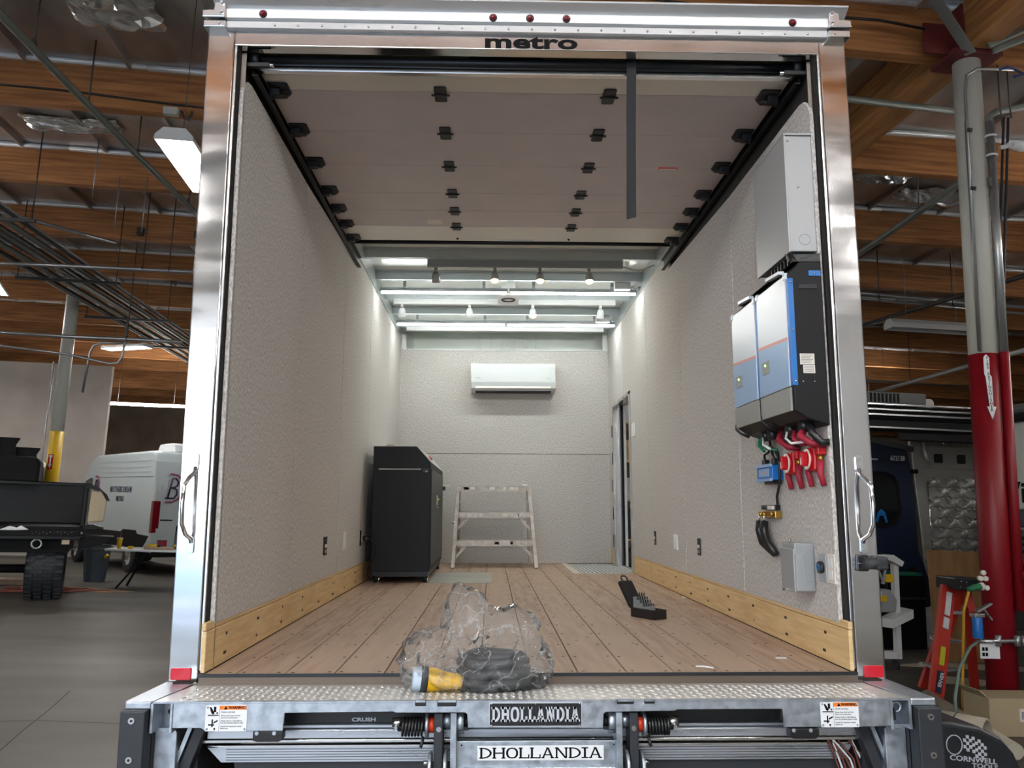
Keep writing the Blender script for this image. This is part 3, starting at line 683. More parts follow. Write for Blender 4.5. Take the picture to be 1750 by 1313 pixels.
# ================================================================== ELECTRICS ON THE RIGHT WALL
mat('box_grey', srgb(172,174,176), 0.42, 0.25)
mat('box_grey2', srgb(160,164,166), 0.38, 0.15)
mat('inv_blue', srgb(30,116,196), 0.35)
mat('inv_panel', srgb(224,230,238), 0.32, 0.1)
mat('inv_panel_blue', srgb(150,184,224), 0.32, 0.1)
mat('inv_grey', srgb(150,150,144), 0.45)
mat('inv_stripe', srgb(222,150,146), 0.4)
mat('switch_red', srgb(196,16,28), 0.4)
mat('cable_red', srgb(158,28,52), 0.5)
mat('brass', srgb(190,150,70), 0.3, 0.9)
mat('green_wire', srgb(20,110,80), 0.5)
e = thing('metal_enclosure', 'tall plain grey metal enclosure high on the right wall', 'electrical box', (XR, 0.2, 2.65))
MB().box(0.978, XR, 0.035, 0.392, 2.648, 3.108).build('body', 'box_grey', e, bev=0.003)
MB().box(0.972, 0.979, 0.030, 0.396, 2.644, 3.112).build('cover', 'box_grey', e, bev=0.002)
MB().box(0.970, XR, 0.028, 0.398, 3.108, 3.116).build('top_flange', 'box_grey', e, bev=0.001)
MB().ring((1.035, 0.034, 2.695), 0.021, 0.0012, 'y', 24, 5).build('knockout', 'box_grey2', e)
for q in ((0.988, 3.085), (1.02, 2.90)): MB().cyl((q[0], 0.031, q[1]), (q[0], 0.036, q[1]), 0.004, 8).build('screw', 'chrome', e)
MB().beam((0.985, 0.05, 2.652), (0.992, 0.03, 2.605), 0.006, 0.01).build('hinge_pin', 'chrome', e)
MB().beam((0.975, 0.07, 2.650), (0.982, 0.06, 2.615), 0.006, 0.01).build('hinge_pin', 'chrome', e)
# twin inverter charger
iv = thing('inverter_charger', 'large twin inverter charger with blue and white front panels and black sides', 'inverter', (XR, 0.35, 1.98))
MB().prism([(0.955, 2.555), (0.955, 2.045), (1.0, 2.015), (XR, 1.99), (XR, 2.60), (1.0, 2.60)], 'y', 0.008, 0.70).build('case', 'black_matte', iv, bev=0.004)
MB().prism([(0.975, 2.60), (XR, 2.60), (XR, 2.635), (0.99, 2.605)], 'y', 0.012, 0.69).build('top_cover', 'black_plastic', iv, bev=0.002)
fin = MB()
for k in range(7): fin.box(0.985, XR, 0.05+k*0.035, 0.058+k*0.035, 2.60, 2.642)
fin.build('top_fins', 'black_plastic', iv)
for k, (a, b) in enumerate(((0.014, 0.352), (0.372, 0.698))):
    p = MB().box(0.947, 0.955, a+0.012, b, 2.135, 2.552).build('front_panel', 'inv_panel', iv, bev=0.002)
    MB().prism([(a+0.013, 2.137), (b-0.001, 2.137), (b-0.001, 2.325), (a+0.013, 2.305)], 'x', 0.9462, 0.9475).build('blue_field', 'inv_panel_blue', p)
    MB().prism([(a+0.013, 2.305), (b-0.001, 2.325), (b-0.001, 2.337), (a+0.013, 2.317)], 'x', 0.9455, 0.9475).build('red_stripe', 'inv_stripe', p)
    MB().box(0.947, 0.956, a+0.012, b, 2.045, 2.132).build('lower_cover', 'inv_grey', iv, bev=0.002)
    wd = MB().box(0.944, 0.9475, b-0.12, b-0.045, 2.218, 2.268).build('display', 'inv_grey', p, bev=0.001)
    MB().sphere((0.9435, b-0.085, 2.252), 0.005, 8, 5).build('green_led', mat('green_led%d' % k, (0.3,0.9,0.2), 0.3, emit=(0.4,1,0.2), estr=1.5), wd)
    MB().box(0.950, 0.970, a-0.011, a+0.012, 2.135, 2.535).build('blue_edge', 'inv_blue', iv, bev=0.002)
    for zz in (2.52, 2.34, 2.15): MB().sphere((0.961, a-0.012, zz), 0.005, 8, 5).build('screw', 'chrome', iv)
    MB().box(0.944, 0.958, a+0.008, a+0.028, 2.535, 2.560).build('corner_clip', 'inv_panel', iv, bev=0.002)
    MB().box(0.944, 0.958, b-0.018, b+0.003, 2.535, 2.560).build('corner_clip', 'inv_panel', iv, bev=0.002)
    MB().tube([(0.950, b-0.005, 2.06), (0.948, b-0.005, 2.04), (0.965, b-0.012, 2.022), (1.0, b-0.02, 2.005)], 0.006, 6).build('cable_bar', 'black_plastic', iv)
    MB().beam((0.95, a+0.05, 2.572), (0.95, a+0.20, 2.585), 0.02, 0.012).build('top_bracket', 'inv_panel', iv)
MB().box(1.03, 1.075, 0.004, 0.01, 2.545, 2.565).build('blue_tab', 'inv_blue', iv); MB().sphere((1.052, 0.003, 2.555), 0.004, 8, 5).build('screw', 'chrome', iv)
MB().box(0.99, 1.06, 0.005, 0.01, 2.495, 2.515).build('vent_slot', 'black_metal', iv, bev=0.002)
lb = MB().box(0.982, 1.035, 0.006, 0.009, 2.212, 2.252).build('rating_label', 'white_plate', iv)
MB().box(0.992, 1.035, 0.005, 0.009, 2.180, 2.210).build('rating_label', 'white_plate', iv)
ln = MB()
for k in range(6): ln.box(0.986, 1.03-(k % 3)*0.006, 0.0052, 0.0062, 2.246-k*0.0055, 2.248-k*0.0055)
for k in range(4): ln.box(0.996, 1.03, 0.0042, 0.0052, 2.204-k*0.006, 2.206-k*0.006)
ln.build('label_print', 'grey_ink', lb, kind='stuff')
for x in (0.990, 1.032): MB().sphere((x, 0.007, 2.150), 0.004, 8, 5).build('screw', 'chrome', iv)
# glands and cable stubs under the inverter
for y in (0.10, 0.24, 0.44, 0.52): MB().cyl((1.02, y, 1.975), (1.02, y, 2.02), 0.02, 12).build('gland', 'black_plastic', iv)
for pts, m, r in (([(1.02, 0.10, 1.985), (1.0, 0.09, 1.96), (1.02, 0.05, 1.93), (1.07, 0.04, 1.925)], 'cable_red', 0.014), ([(1.02, 0.20, 1.985), (1.01, 0.18, 1.955), (1.03, 0.16, 1.935), (1.07, 0.15, 1.94)], 'cable_red', 0.010),
                  ([(1.03, 0.36, 2.0), (1.01, 0.34, 1.965), (1.03, 0.30, 1.935), (1.07, 0.28, 1.93)], 'cable_red', 0.014), ([(1.03, 0.06, 2.0), (1.02, 0.03, 1.965), (1.05, 0.02, 1.93), (1.075, 0.015, 1.93)], 'black_plastic', 0.014),
                  ([(1.0, 0.22, 1.985), (0.99, 0.21, 1.96), (0.995, 0.17, 1.938), (1.03, 0.12, 1.940)], 'white_plastic', 0.005), ([(1.03, 0.32, 2.0), (1.02, 0.29, 1.965), (1.06, 0.26, 1.94)], 'black_plastic', 0.013),
                  ([(1.0, 0.52, 1.985), (0.99, 0.50, 1.955), (1.0, 0.46, 1.94), (1.03, 0.42, 1.93)], 'green_wire', 0.006), ([(1.0, 0.50, 1.985), (0.99, 0.47, 1.955), (1.0, 0.42, 1.935)], 'white_plastic', 0.005), ([(1.0, 0.54, 1.985), (0.99, 0.53, 1.955), (1.0, 0.49, 1.93)], 'green_wire', 0.006)):
    MB().tube(pts, r, 8).build('cable_stub', m, iv)
# two red battery switches
def bat_switch(y, z, label):
    t = thing('battery_switch', label, 'switch', (XR, y, z), group='red battery switches')
    MB().box(1.042, XR, y-0.042, y+0.042, z-0.044, z+0.044).build('body', 'switch_red', t, bev=0.008)
    MB().cyl((1.032, y, z), (1.044, y, z), 0.039, 24).build('dial_face', 'switch_red', t)
    MB().ring((1.032, y, z), 0.035, 0.0042, 'x', 28, 8).build('dial_ring', 'white_plate', t)
    MB().prism(rrect(y-0.010, y+0.010, z-0.027, z+0.027, 0.009), 'x', 1.010, 1.033).build('knob', 'switch_red', t, bev=0.003)
    MB().prism([(y-0.004, z+0.005), (y+0.004, z+0.005), (y+0.004, z-0.02), (y-0.004, z-0.02)], 'x', 1.009, 1.011).build('pointer', 'white_plate', t)
    for dz in (0.030, -0.030): MB().sphere((1.030, y, z+dz), 0.005, 8, 5).build('dial_mark', 'white_plate', t)
    MB().box(1.046, XR-0.002, y-0.075, y-0.04, z+0.012, z+0.044).build('terminal_cover', 'switch_red', t, bev=0.004)
    for dy, k in ((-0.06, -1), (0.05, 1)):
        c = MB().tube([(1.06, y+dy, z-0.01), (1.055, y+dy-0.004, z-0.05), (1.06, y+dy-0.02, z-0.10)], [0.014, 0.012, 0.010], 10).build('battery_cable', 'cable_red', t)
        MB().cyl((1.06, y+dy, z-0.012), (1.06, y+dy, z+0.012), 0.010, 10).build('lug', 'brass', c)
bat_switch(0.335, 1.872, 'red battery switch on the right wall, the one nearer the blue module')
bat_switch(0.125, 1.876, 'red battery switch on the right wall, the one nearer the rear door frame')
# blue charge module with wires
t = thing('charge_module', 'small blue electronics module with black wires on the right wall', 'module', (XR, 0.6, 1.84))
MB().box(1.03, XR, 0.50, 0.69, 1.812, 1.876).build('case', 'inv_blue', t, bev=0.004)
MB().box(1.022, 1.031, 0.50, 0.69, 1.868, 1.880).build('top_rib', 'inv_panel_blue', t); MB().box(1.022, 1.031, 0.50, 0.69, 1.808, 1.820).build('bottom_rib', 'inv_panel_blue', t)
MB().box(1.0285, 1.031, 0.53, 0.66, 1.828, 1.862).build('label', 'inv_panel_blue', t); MB().box(1.0278, 1.0287, 0.56, 0.63, 1.842, 1.846).build('label_line', 'inv_stripe', t)
MB().box(1.045, XR-.005, 0.52, 0.64, 1.797, 1.812).build('connector', 'black_plastic', t)
for y in (0.65, 0.53): MB().box(1.045, 1.07, y-0.015, y+0.015, 1.876, 1.905).build('plug', 'black_plastic', t, bev=0.003)
for pts in ([(1.055, 0.65, 1.90), (1.05, 0.64, 1.925), (1.06, 0.615, 1.935), (1.06, 0.60, 1.945)], [(1.055, 0.53, 1.90), (1.05, 0.54, 1.925), (1.06, 0.57, 1.94), (1.06, 0.59, 1.965), (1.06, 0.60, 2.0)],
            [(1.06, 0.50, 1.93), (1.06, 0.492, 1.88), (1.06, 0.49, 1.82), (1.06, 0.51, 1.78), (1.065, 0.55, 1.745), (1.065, 0.545, 1.70)], [(1.06, 0.59, 1.96), (1.06, 0.53, 1.935), (1.06, 0.495, 1.90)]):
    MB().tube(pts, 0.0055, 7).build('wire', 'black_plastic', t)
# shunt with two heavy cables
t = thing('battery_shunt', 'brass battery shunt with two thick black cables hanging down', 'shunt', (XR, 0.62, 1.67))
MB().box(1.055, XR, 0.555, 0.73, 1.69, 1.71).build('block', 'black_plastic', t, bev=0.003)
MB().box(1.045, 1.056, 0.56, 0.62, 1.69, 1.706).build('block_label', 'white_plate', t)
MB().box(1.05, XR, 0.54, 0.72, 1.655, 1.685).build('bar', 'brass', t, bev=0.003)
for y in (0.70, 0.655, 0.56): MB().cyl((1.035, y, 1.672), (1.05, y, 1.672), 0.009, 10).build('bolt', 'brass', t)
for k, y in enumerate((0.72, 0.655)):
    MB().tube([(1.045, y, 1.672), (1.04, y, 1.655), (1.045, y+0.01, 1.635)], 0.006, 8).build('lug', 'chrome', t)
    MB().tube([(1.045, y+0.01, 1.642), (1.042, y+0.008, 1.60), (1.045, y-0.02, 1.55), (1.06, 0.60-k*0.02, 1.505)], [0.016, 0.018, 0.017, 0.014], 10).build('cable', 'black_plastic', t)
# small breaker box
t = thing('breaker_box', 'small grey breaker box with a stepped cover low on the right wall', 'electrical box', (XR, 0.28, 1.385))
MB().box(1.004, XR, 0.218, 0.352, 1.386, 1.566).build('body', 'box_grey2', t, bev=0.004)
MB().box(0.998, 1.005, 0.216, 0.354, 1.382, 1.545).build('door', 'box_grey2', t, bev=0.003)
MB().prism([(1.006, 1.525), (1.03, 1.525), (1.045, 1.545), (1.074, 1.545), (1.074, 1.39), (1.006, 1.39)], 'y', 0.212, 0.2185).build('end_cover', 'box_grey2', t, bev=0.002)
MB().box(1.028, 1.033, 0.2095, 0.2125, 1.44, 1.52).build('rib', 'box_grey', t)
MB().tube([(1.0, 0.25, 1.566), (0.998, 0.25, 1.577), (1.01, 0.27, 1.58), (1.02, 0.30, 1.577), (1.02, 0.30, 1.566)], 0.004, 6).build('hasp', 'alu_bright', t)
MB().beam((0.995, 0.33, 1.384), (0.995, 0.30, 1.390), 0.006, 0.006).build('latch', 'alu_bright', t)
MB().ring((1.05, 0.2105, 1.41), 0.016, 0.001, 'y', 20, 5).build('knockout', 'box_grey', t)
# round control and blank plate
t = thing('round_switch', 'grey plate with a black round switch ringed blue beside the breaker box', 'switch', (XR, 0.135, 1.48))
MB().box(XR-0.007, XR, 0.102, 0.168, 1.43, 1.531).build('plate', 'box_grey', t, bev=0.003)
MB().cyl((XR-0.020, 0.136, 1.482), (XR-0.006, 0.136, 1.482), 0.022, 20).build('button', 'black_plastic', t)
MB().ring((XR-0.021, 0.136, 1.482), 0.010, 0.002, 'x', 20, 6).build('blue_ring', 'inv_blue', t)
t = thing('wall_plate', 'white double wall plate at the edge of the right wall by the door frame', 'switch', (XR, 0.05, 1.48))
MB().box(XR-0.006, XR, 0.030, 0.095, 1.430, 1.534).build('plate', 'white_plate', t, bev=0.003)
for z in (1.460, 1.502): MB().box(XR-0.008, XR-0.006, 0.045, 0.082, z-0.016, z+0.016).build('insert', 'white_plastic', t, bev=0.002)
# ================================================================== TAIL LIFT
mat('bumper_black', (0.020,0.023,0.028), 0.5)
mat('spring_black', (0.014,0.014,0.015), 0.35)
mat('orange_red', srgb(226,66,34), 0.5)
mat('plate_black', (0.006,0.006,0.007), 0.45)
mat('letter_grey', srgb(196,200,208), 0.5)
mat('sticker', srgb(236,238,240), 0.4)
mat('sticker_orange', srgb(238,128,40), 0.45)
mat('extrusion', (0.56,0.59,0.64), 0.32, 0.8, rvar=0.1, scale=60, stretch=(0.03,1,1))
mat('sticker_line', srgb(110,116,122), 0.5)
YF = -0.2845; ZP = 1.116
tl = thing('tail_lift', 'galvanised tail lift with diamond tread platform folded below the truck floor', 'tail lift', (0, -0.2, 0.6))
# platform plate with tread
pl = MB().prism([(-1.09-0.022, -0.052), (1.09+0.022, -0.052), (1.152, YF), (-1.152, YF)], 'z', ZP-0.004, ZP).build('platform', 'tread', tl)
tm = MB()
tread_mesh(tm, -1.09, 1.09, -0.270, -0.060, ZP, 0.0235, 0.0104, 0.0046, 0.0030)
tm.build('tread_pattern', 'tread_bump', pl, kind='stuff')
for s in (-1, 1):
    wg = MB().prism([(s*1.116, 0.0), (s*1.222, 0.0), (s*1.236, -0.275), (s*1.230, YF), (s*1.156, YF)], 'z', ZP-0.006, ZP+0.001).build('side_wing', 'galv', tl, bev=0.002)
    MB().box(min(s*1.156, s*1.232), max(s*1.156, s*1.232), YF-0.002, YF+0.012, ZP-0.020, ZP).build('wing_lip', 'galv', wg, bev=0.003)
# front beam with cut-outs
outer = [(-1.09, 1.112), (-1.09, 1.040), (-1.003, 1.040), (-0.99, 1.031), (-0.76, 1.031), (-0.756, 1.082), (-0.43, 1.0845), (-0.423, 1.081), (-0.214, 1.081), (-0.207, 1.076), (-0.205, 1.037),
         (0.205, 1.034), (0.208, 1.076), (0.215, 1.081), (0.425, 1.083), (0.432, 1.087), (0.757, 1.087), (0.760, 1.034), (0.99, 1.034), (1.09, 1.036), (1.09, 1.112)]
fb = MB().prism(outer, 'y', YF, YF+0.008).build('front_beam', 'galv', tl, bev=0.0015, seg=1)
MB().box(-1.152, 1.152, YF-0.001, YF+0.008, 1.1105, ZP+0.0005).build('beam_lip', 'galv', fb, bev=0.001, seg=1)
for x0, x1, z0 in ((-0.365, -0.332, 1.100), (-0.298, -0.240, 1.099), (0.248, 0.300, 1.103), (0.332, 0.364, 1.104)):
    MB().prism(rrect(x0, x1, z0, 1.1185, 0.004), 'y', YF-0.0025, YF+0.001).build('lock_pocket', 'plate_black', fb)
    MB().prism(rrect(x0-0.005, x1+0.005, z0-0.006, z0+0.001, 0.002), 'y', YF-0.003, YF+0.001).build('pocket_rim', 'galv', fb)
    MB().box(x0+0.002, x1-0.002, YF-0.004, YF, 1.112, 1.1185).build('pocket_tab', 'galv', fb)
for s in (-1, 1):
    br = MB()
    br.box(min(s*1.148, s*1.156), max(s*1.148, s*1.156), YF-0.002, YF+0.10, 1.026, 1.112)
    br.box(min(s*1.09, s*1.098), max(s*1.09, s*1.098), YF-0.002, YF+0.10, 1.026, 1.112)
    br.box(min(s*1.09, s*1.156), max(s*1.09, s*1.156), YF+0.09, YF+0.10, 1.026, 1.112)
    b_ = br.build('end_bracket', 'galv', tl, bev=0.001, seg=1)
    MB().cyl((s*1.13, YF+0.089, 1.068), (s*1.13, YF+0.0895, 1.068), 0.008, 12).build('bracket_hole', 'plate_black', b_)
    if s > 0:
        MB().ring((1.118, YF+0.02, 1.088), 0.014, 0.004, 'y', 16, 6).build('shackle', 'galv', b_); MB().box(1.105, 1.112, YF+0.01, YF+0.02, 1.05, 1.085).build('cable_tail', 'black_plastic', b_)
    # upright column below the bracket
    cl = MB().prism([(s*1.092, -0.235), (s*1.158, -0.235), (s*1.158, -0.16), (s*1.15, -0.16), (s*1.15, -0.227), (s*1.10, -0.227), (s*1.10, -0.16), (s*1.092, -0.16)], 'z', 0.45, 1.018).build('column', 'galv', tl, bev=0.002)
    MB().prism([(s*1.092, 1.018), (s*1.160, 1.018), (s*1.150, 1.030), (s*1.10, 1.030)], 'y', -0.24, -0.16).build('column_cap', 'galv', cl)
    MB().cyl((s*1.125, -0.195, 0.5), (s*1.125, -0.195, 1.02), 0.024, 14).build('cylinder_rod', 'galv', cl)
    MB().beam((s*1.03, -0.18, 1.03), (s*1.115, -0.18, 0.80), 0.034, 0.05, (0, 1, 0)).build('diagonal_stay', 'bumper_black', tl, bev=0.003)
    MB().beam((s*1.058, -0.19, 1.03), (s*1.143, -0.19, 0.80), 0.012, 0.05, (0, 1, 0)).build('stay_edge', 'galv', tl)
    # rubber bumper with two bolts
    bp = MB().box(min(s*1.160, s*1.234), max(s*1.160, s*1.234), -0.315, -0.255, 0.62, 1.096).build('bumper', 'bumper_black', tl, bev=0.004, label='black rubber dock bumper')
    MB().box(min(s*1.158, s*1.176), max(s*1.158, s*1.176), -0.255, -0.10, 0.62, 1.09).build('bumper_mount', 'plate_black', bp)
    for z in (1.070, 0.960, 0.80):
        MB().cyl((s*1.198, -0.319, z), (s*1.198, -0.312, z), 0.0095, 16).build('bolt', 'chrome', bp); MB().cyl((s*1.198, -0.3202, z), (s*1.198, -0.319, z), 0.004, 8).build('bolt_socket', 'plate_black', bp)
    # warning placard
    xa, xb = (-0.992, -0.868) if s < 0 else (0.873, 0.991)
    zb, zt_ = (1.032, 1.106) if s < 0 else (1.034, 1.107)
    pk = MB().prism(rrect(xa, xb, zb, zt_, 0.004), 'y', YF-0.0022, YF).build('warning_placard', 'sticker', tl, label='white warning placard with orange heading')
    w_ = xb-xa; h_ = zt_-zb
    MB().prism([(xa+w_*.34, zt_-h_*.17), (xb-0.002, zt_-h_*.17), (xb-0.002, zt_-0.001), (xa+w_*.34, zt_-0.001)], 'y', YF-0.0030, YF-0.002).build('orange_heading', 'sticker_orange', pk)
    MB().prism([(xa+w_*.44, zt_-h_*.155), (xa+w_*.53, zt_-h_*.155), (xa+w_*.485, zt_-h_*.03)], 'y', YF-0.0036, YF-0.0029).build('alert_triangle', 'ink', pk)
    text('heading_text', 'WARNING', 0.0105, 'ink', pk, face_y(xa+w_*.75, YF-0.0032, zt_-h_*.090), ext=0.0003, off=0.0004, sx=0.95)
    body = ('CRUSH HAZARD', 'Always keep hands and feet', 'clear from moving parts.', 'Always stand at a safe distance', 'from the elevated platform edge', 'Consult the operators manual', 'before use.')
    for k, bt in enumerate(body):
        gap = (0.27, 0.40, 0.48, 0.60, 0.68, 0.81, 0.89)[k]
        text('body_text', bt, 0.0060 if k else 0.0066, 'sticker_line', pk, face_y(xa+w_*.37, YF-0.0025, zt_-h_*gap), ext=0.0002, off=0.00012, sx=0.86, align='LEFT', kind=None)
    MB().box(xa+w_*.335, xa+w_*.342, YF-0.0026, YF-0.002, zb+0.002, zt_-0.002).build('divider', 'sticker_line', pk)
    pg = MB(); cx = xa+w_*.19
    pg.box(cx-0.016, cx+0.016, YF-0.0028, YF-0.002, zb+h_*.60, zb+h_*.635)
    pg.prism([(cx-0.012, zb+h_*.93), (cx-0.007, zb+h_*.93), (cx+0.004, zb+h_*.70), (cx-0.001, zb+h_*.64), (cx-0.006, zb+h_*.70)], 'y', YF-0.0028, YF-0.002)
    pg.prism([(cx+0.001, zb+h_*.74), (cx+0.008, zb+h_*.74), (cx+0.008, zb+h_*.95), (cx+0.001, zb+h_*.95)], 'y', YF-0.0028, YF-0.002)
    pg.prism([(cx+0.009, zb+h_*.66), (cx+0.015, zb+h_*.70), (cx+0.010, zb+h_*.76)], 'y', YF-0.0028, YF-0.002)
    pg.box(cx-0.014, cx+0.004, YF-0.0028, YF-0.002, zb+h_*.22, zb+h_*.27); pg.box(cx-0.004, cx, YF-0.0028, YF-0.002, zb+h_*.16, zb+h_*.46)
    pg.prism([(cx+0.002, zb+h_*.30), (cx+0.014, zb+h_*.38), (cx+0.014, zb+h_*.44), (cx+0.002, zb+h_*.36)], 'y', YF-0.0028, YF-0.002)
    pg.prism([(cx+0.004, zb+h_*.13), (cx+0.008, zb+h_*.13), (cx+0.006, zb+h_*.02), (cx+0.002, zb+h_*.09)], 'y', YF-0.0028, YF-0.002)
    pg.build('pictograms', 'ink', pk)
    for qx in (xa+0.006, xb-0.006):
        for qz in (zb+0.006, zt_-0.006): MB().sphere((qx, YF-0.002, qz), 0.0036, 8, 5).build('rivet', 'galv', pk)
# slab serif letters for the maker's name
def slab(ch, w, h, t, sf):
    """Polygons (list of point lists) of one slab serif capital, w wide, h high, stem t, serif thickness sf."""
    P = []; e = t*0.42
    bx = lambda a, b, c, d: P.append([(a, c), (b, c), (b, d), (a, d)])
    if ch == 'D':
        bx(e, e+t, 0, h); bx(0, e+t+0.001, 0, sf); bx(0, e+t+0.001, h-sf, h)
        x0 = e+t; rx = w-x0; n = 14
        o = [(x0+rx*math.sin(R(180*i/n)) if 0 < i < n else x0, h/2+h/2*math.cos(R(180*i/n))) for i in range(n+1)]
        ii = [(x0+(rx-t)*math.sin(R(180*i/n)) if 0 < i < n else x0, h/2+(h/2-sf)*math.cos(R(180*i/n))) for i in range(n+1)]
        for i in range(n): P.append([o[i], o[i+1], ii[i+1], ii[i]])
    elif ch == 'O':
        n = 24; c = (w/2, h/2)
        for i in range(n):
            a, b = R(360*i/n), R(360*(i+1)/n)
            q = lambda rx, ry, t_: (c[0]+rx*math.copysign(abs(math.cos(t_))**0.85, math.cos(t_)), c[1]+ry*math.copysign(abs(math.sin(t_))**0.85, math.sin(t_)))
            P.append([q(w/2, h/2, a), q(w/2, h/2, b), q(w/2-t, h/2-sf, b), q(w/2-t, h/2-sf, a)])
    elif ch == 'H':
        for x in (e, w-e-t):
            bx(x, x+t, 0, h); bx(x-e, x+t+e, 0, sf); bx(x-e, x+t+e, h-sf, h)
        bx(e+t, w-e-t, h/2-sf/2, h/2+sf/2)
    elif ch == 'L':
        bx(e, e+t, 0, h); bx(0, e+t+e, h-sf, h); bx(0, w, 0, sf); bx(w-sf, w, 0, h*0.36)
    elif ch == 'I':
        bx(w/2-t/2, w/2+t/2, 0, h); bx(0, w, 0, sf); bx(0, w, h-sf, h)
    elif ch == 'N':
        t2 = t*0.8
        bx(e, e+t2, 0, h); bx(w-e-t2, w-e, 0, h); bx(0, e+t2+e, 0, sf); bx(w-2*e-t2, w, h-sf, h); bx(0, e+t2, h-sf, h)
        P.append([(e, h), (e+t*1.1, h), (w-e, 0), (w-e-t*1.1, 0)])
    elif ch == 'A':
        m = w/2
        P.append([(e*.9, 0), (e*.9+t*.8, 0), (m+t*.25, h), (m-t*.45, h)]); P.append([(w-e*.9-t, 0), (w-e*.9, 0), (m+t*.5, h), (m-t*.45, h)])
        bx(w*.27, w*.73, h*.28, h*.28+sf*.8); bx(0, e*1.9+t*.7, 0, sf); bx(w-e*1.9-t, w, 0, sf); bx(m-t*.75, m+t*.5, h-sf, h)
    return P
def slab_word(word, x0, x1, z0, z1, y, depth, m, parent, bold):
    rel = {'D': 1.0, 'H': 1.06, 'O': 0.98, 'L': 0.86, 'A': 1.06, 'N': 1.06, 'I': 0.55}
    gap = 0.055; tot = sum(rel[c] for c in word)+gap*(len(word)-1); u = (x1-x0)/tot; h = z1-z0; x = x0
    for c in word:
        mb = MB()
        for pts in slab(c, rel[c]*u, h, u*bold, h*(0.15 if bold > .25 else 0.11)): mb.prism([(x+p[0], z0+p[1]) for p in pts], 'y', y-depth, y)
        mb.build('letter', m, parent); x += (rel[c]+gap)*u
np_ = MB().prism(rrect(-0.1415, 0.1415, 1.040, 1.1115, 0.003), 'y', YF-0.004, YF).build('name_plate', 'letter_grey', tl, bev=0.001, label='black embossed maker plate reading DHOLLANDIA')
MB().prism(rrect(-0.1385, 0.1385, 1.0435, 1.108, 0.002), 'y', YF-0.0046, YF-0.003).build('plate_field', 'plate_black', np_)
slab_word('DHOLLANDIA', -0.134, 0.134, 1.0555, 1.0985, YF-0.0045, 0.003, 'letter_grey', np_, 0.27)
for x in (-0.134, 0.0, 0.134):
    for z in ((1.0445, 1.107) if x else (1.107,)): MB().sphere((x, YF-0.004, z), 0.0035, 8, 5).build('rivet', 'alu_bright', np_)
# lower carriage plate with sticker
cp = MB().prism([(-0.245, 0.985), (0.265, 0.985), (0.262, 0.70), (-0.242, 0.70)], 'y', -0.232, -0.222).build('carriage_plate', 'galv', tl, bev=0.002)
MB().box(-0.25, 0.27, -0.245, -0.222, 0.895, 0.912).build('carriage_fold', 'galv', cp, bev=0.003)
sk = MB().box(-0.176, 0.213, -0.2332, -0.232, 0.929, 0.9715).build('name_sticker', 'sticker', cp, label='white sticker reading DHOLLANDIA')
slab_word('DHOLLANDIA', -0.170, 0.207, 0.9345, 0.966, -0.2330, 0.0012, 'ink', sk, 0.17)
for x in (-0.225, 0.245): MB().sphere((x, -0.232, 0.973), 0.003, 8, 5).build('rivet', 'plate_black', cp)
# platform sections folded below: long aluminium extrusions
for (y, z0, z1, x0, x1, m) in ((-0.175, 0.980, 1.006, -1.02, 1.04, 'extrusion'), (-0.160, 1.007, 1.017, -0.80, 0.88, 'extrusion'), (-0.17, 0.966, 0.976, -1.045, 1.045, 'alu_bright')):
    MB().box(x0, x1, y, y+0.03, z0, z1).build('extrusion', m, tl, bev=0.002)
for (y, z0, z1, m) in ((-0.14, 0.945, 0.951, 'alu_bright'), (-0.135, 0.900, 0.944, 'extrusion'), (-0.12, 0.80, 0.899, 'bumper_black')):
    MB().prism([(-1.03 if z1 > .9 else -0.95, z1), (1.03, z1), (1.0, z0), (-0.985 if z1 > .9 else -0.93, z0)], 'y', y, y+0.02).build('folded_platform', m, tl)
for k in range(5): MB().box(-0.97, 1.0, -0.1365, -0.134, 0.906+k*0.008, 0.9075+k*0.008).build('groove', 'bumper_black', tl)
MB().box(-0.95, 0.95, -0.125, -0.118, 0.853, 0.857).build('edge_line', 'alu', tl)
# black lamps under the beam
for x0 in (-0.848, 0.775):
    lp = MB().prism([(x0, 1.005), (x0+0.012, 1.001), (x0+0.078, 1.001), (x0+0.09, 1.008), (x0+0.09, 1.031), (x0, 1.031)], 'y', YF-0.004, YF+0.03).build('lamp_housing', 'plate_black', tl, bev=0.002)
    for dx in (0.012, 0.064): MB().cyl((x0+dx, YF-0.006, 1.026), (x0+dx, YF-0.003, 1.026), 0.006, 8).build('screw', 'galv', lp)
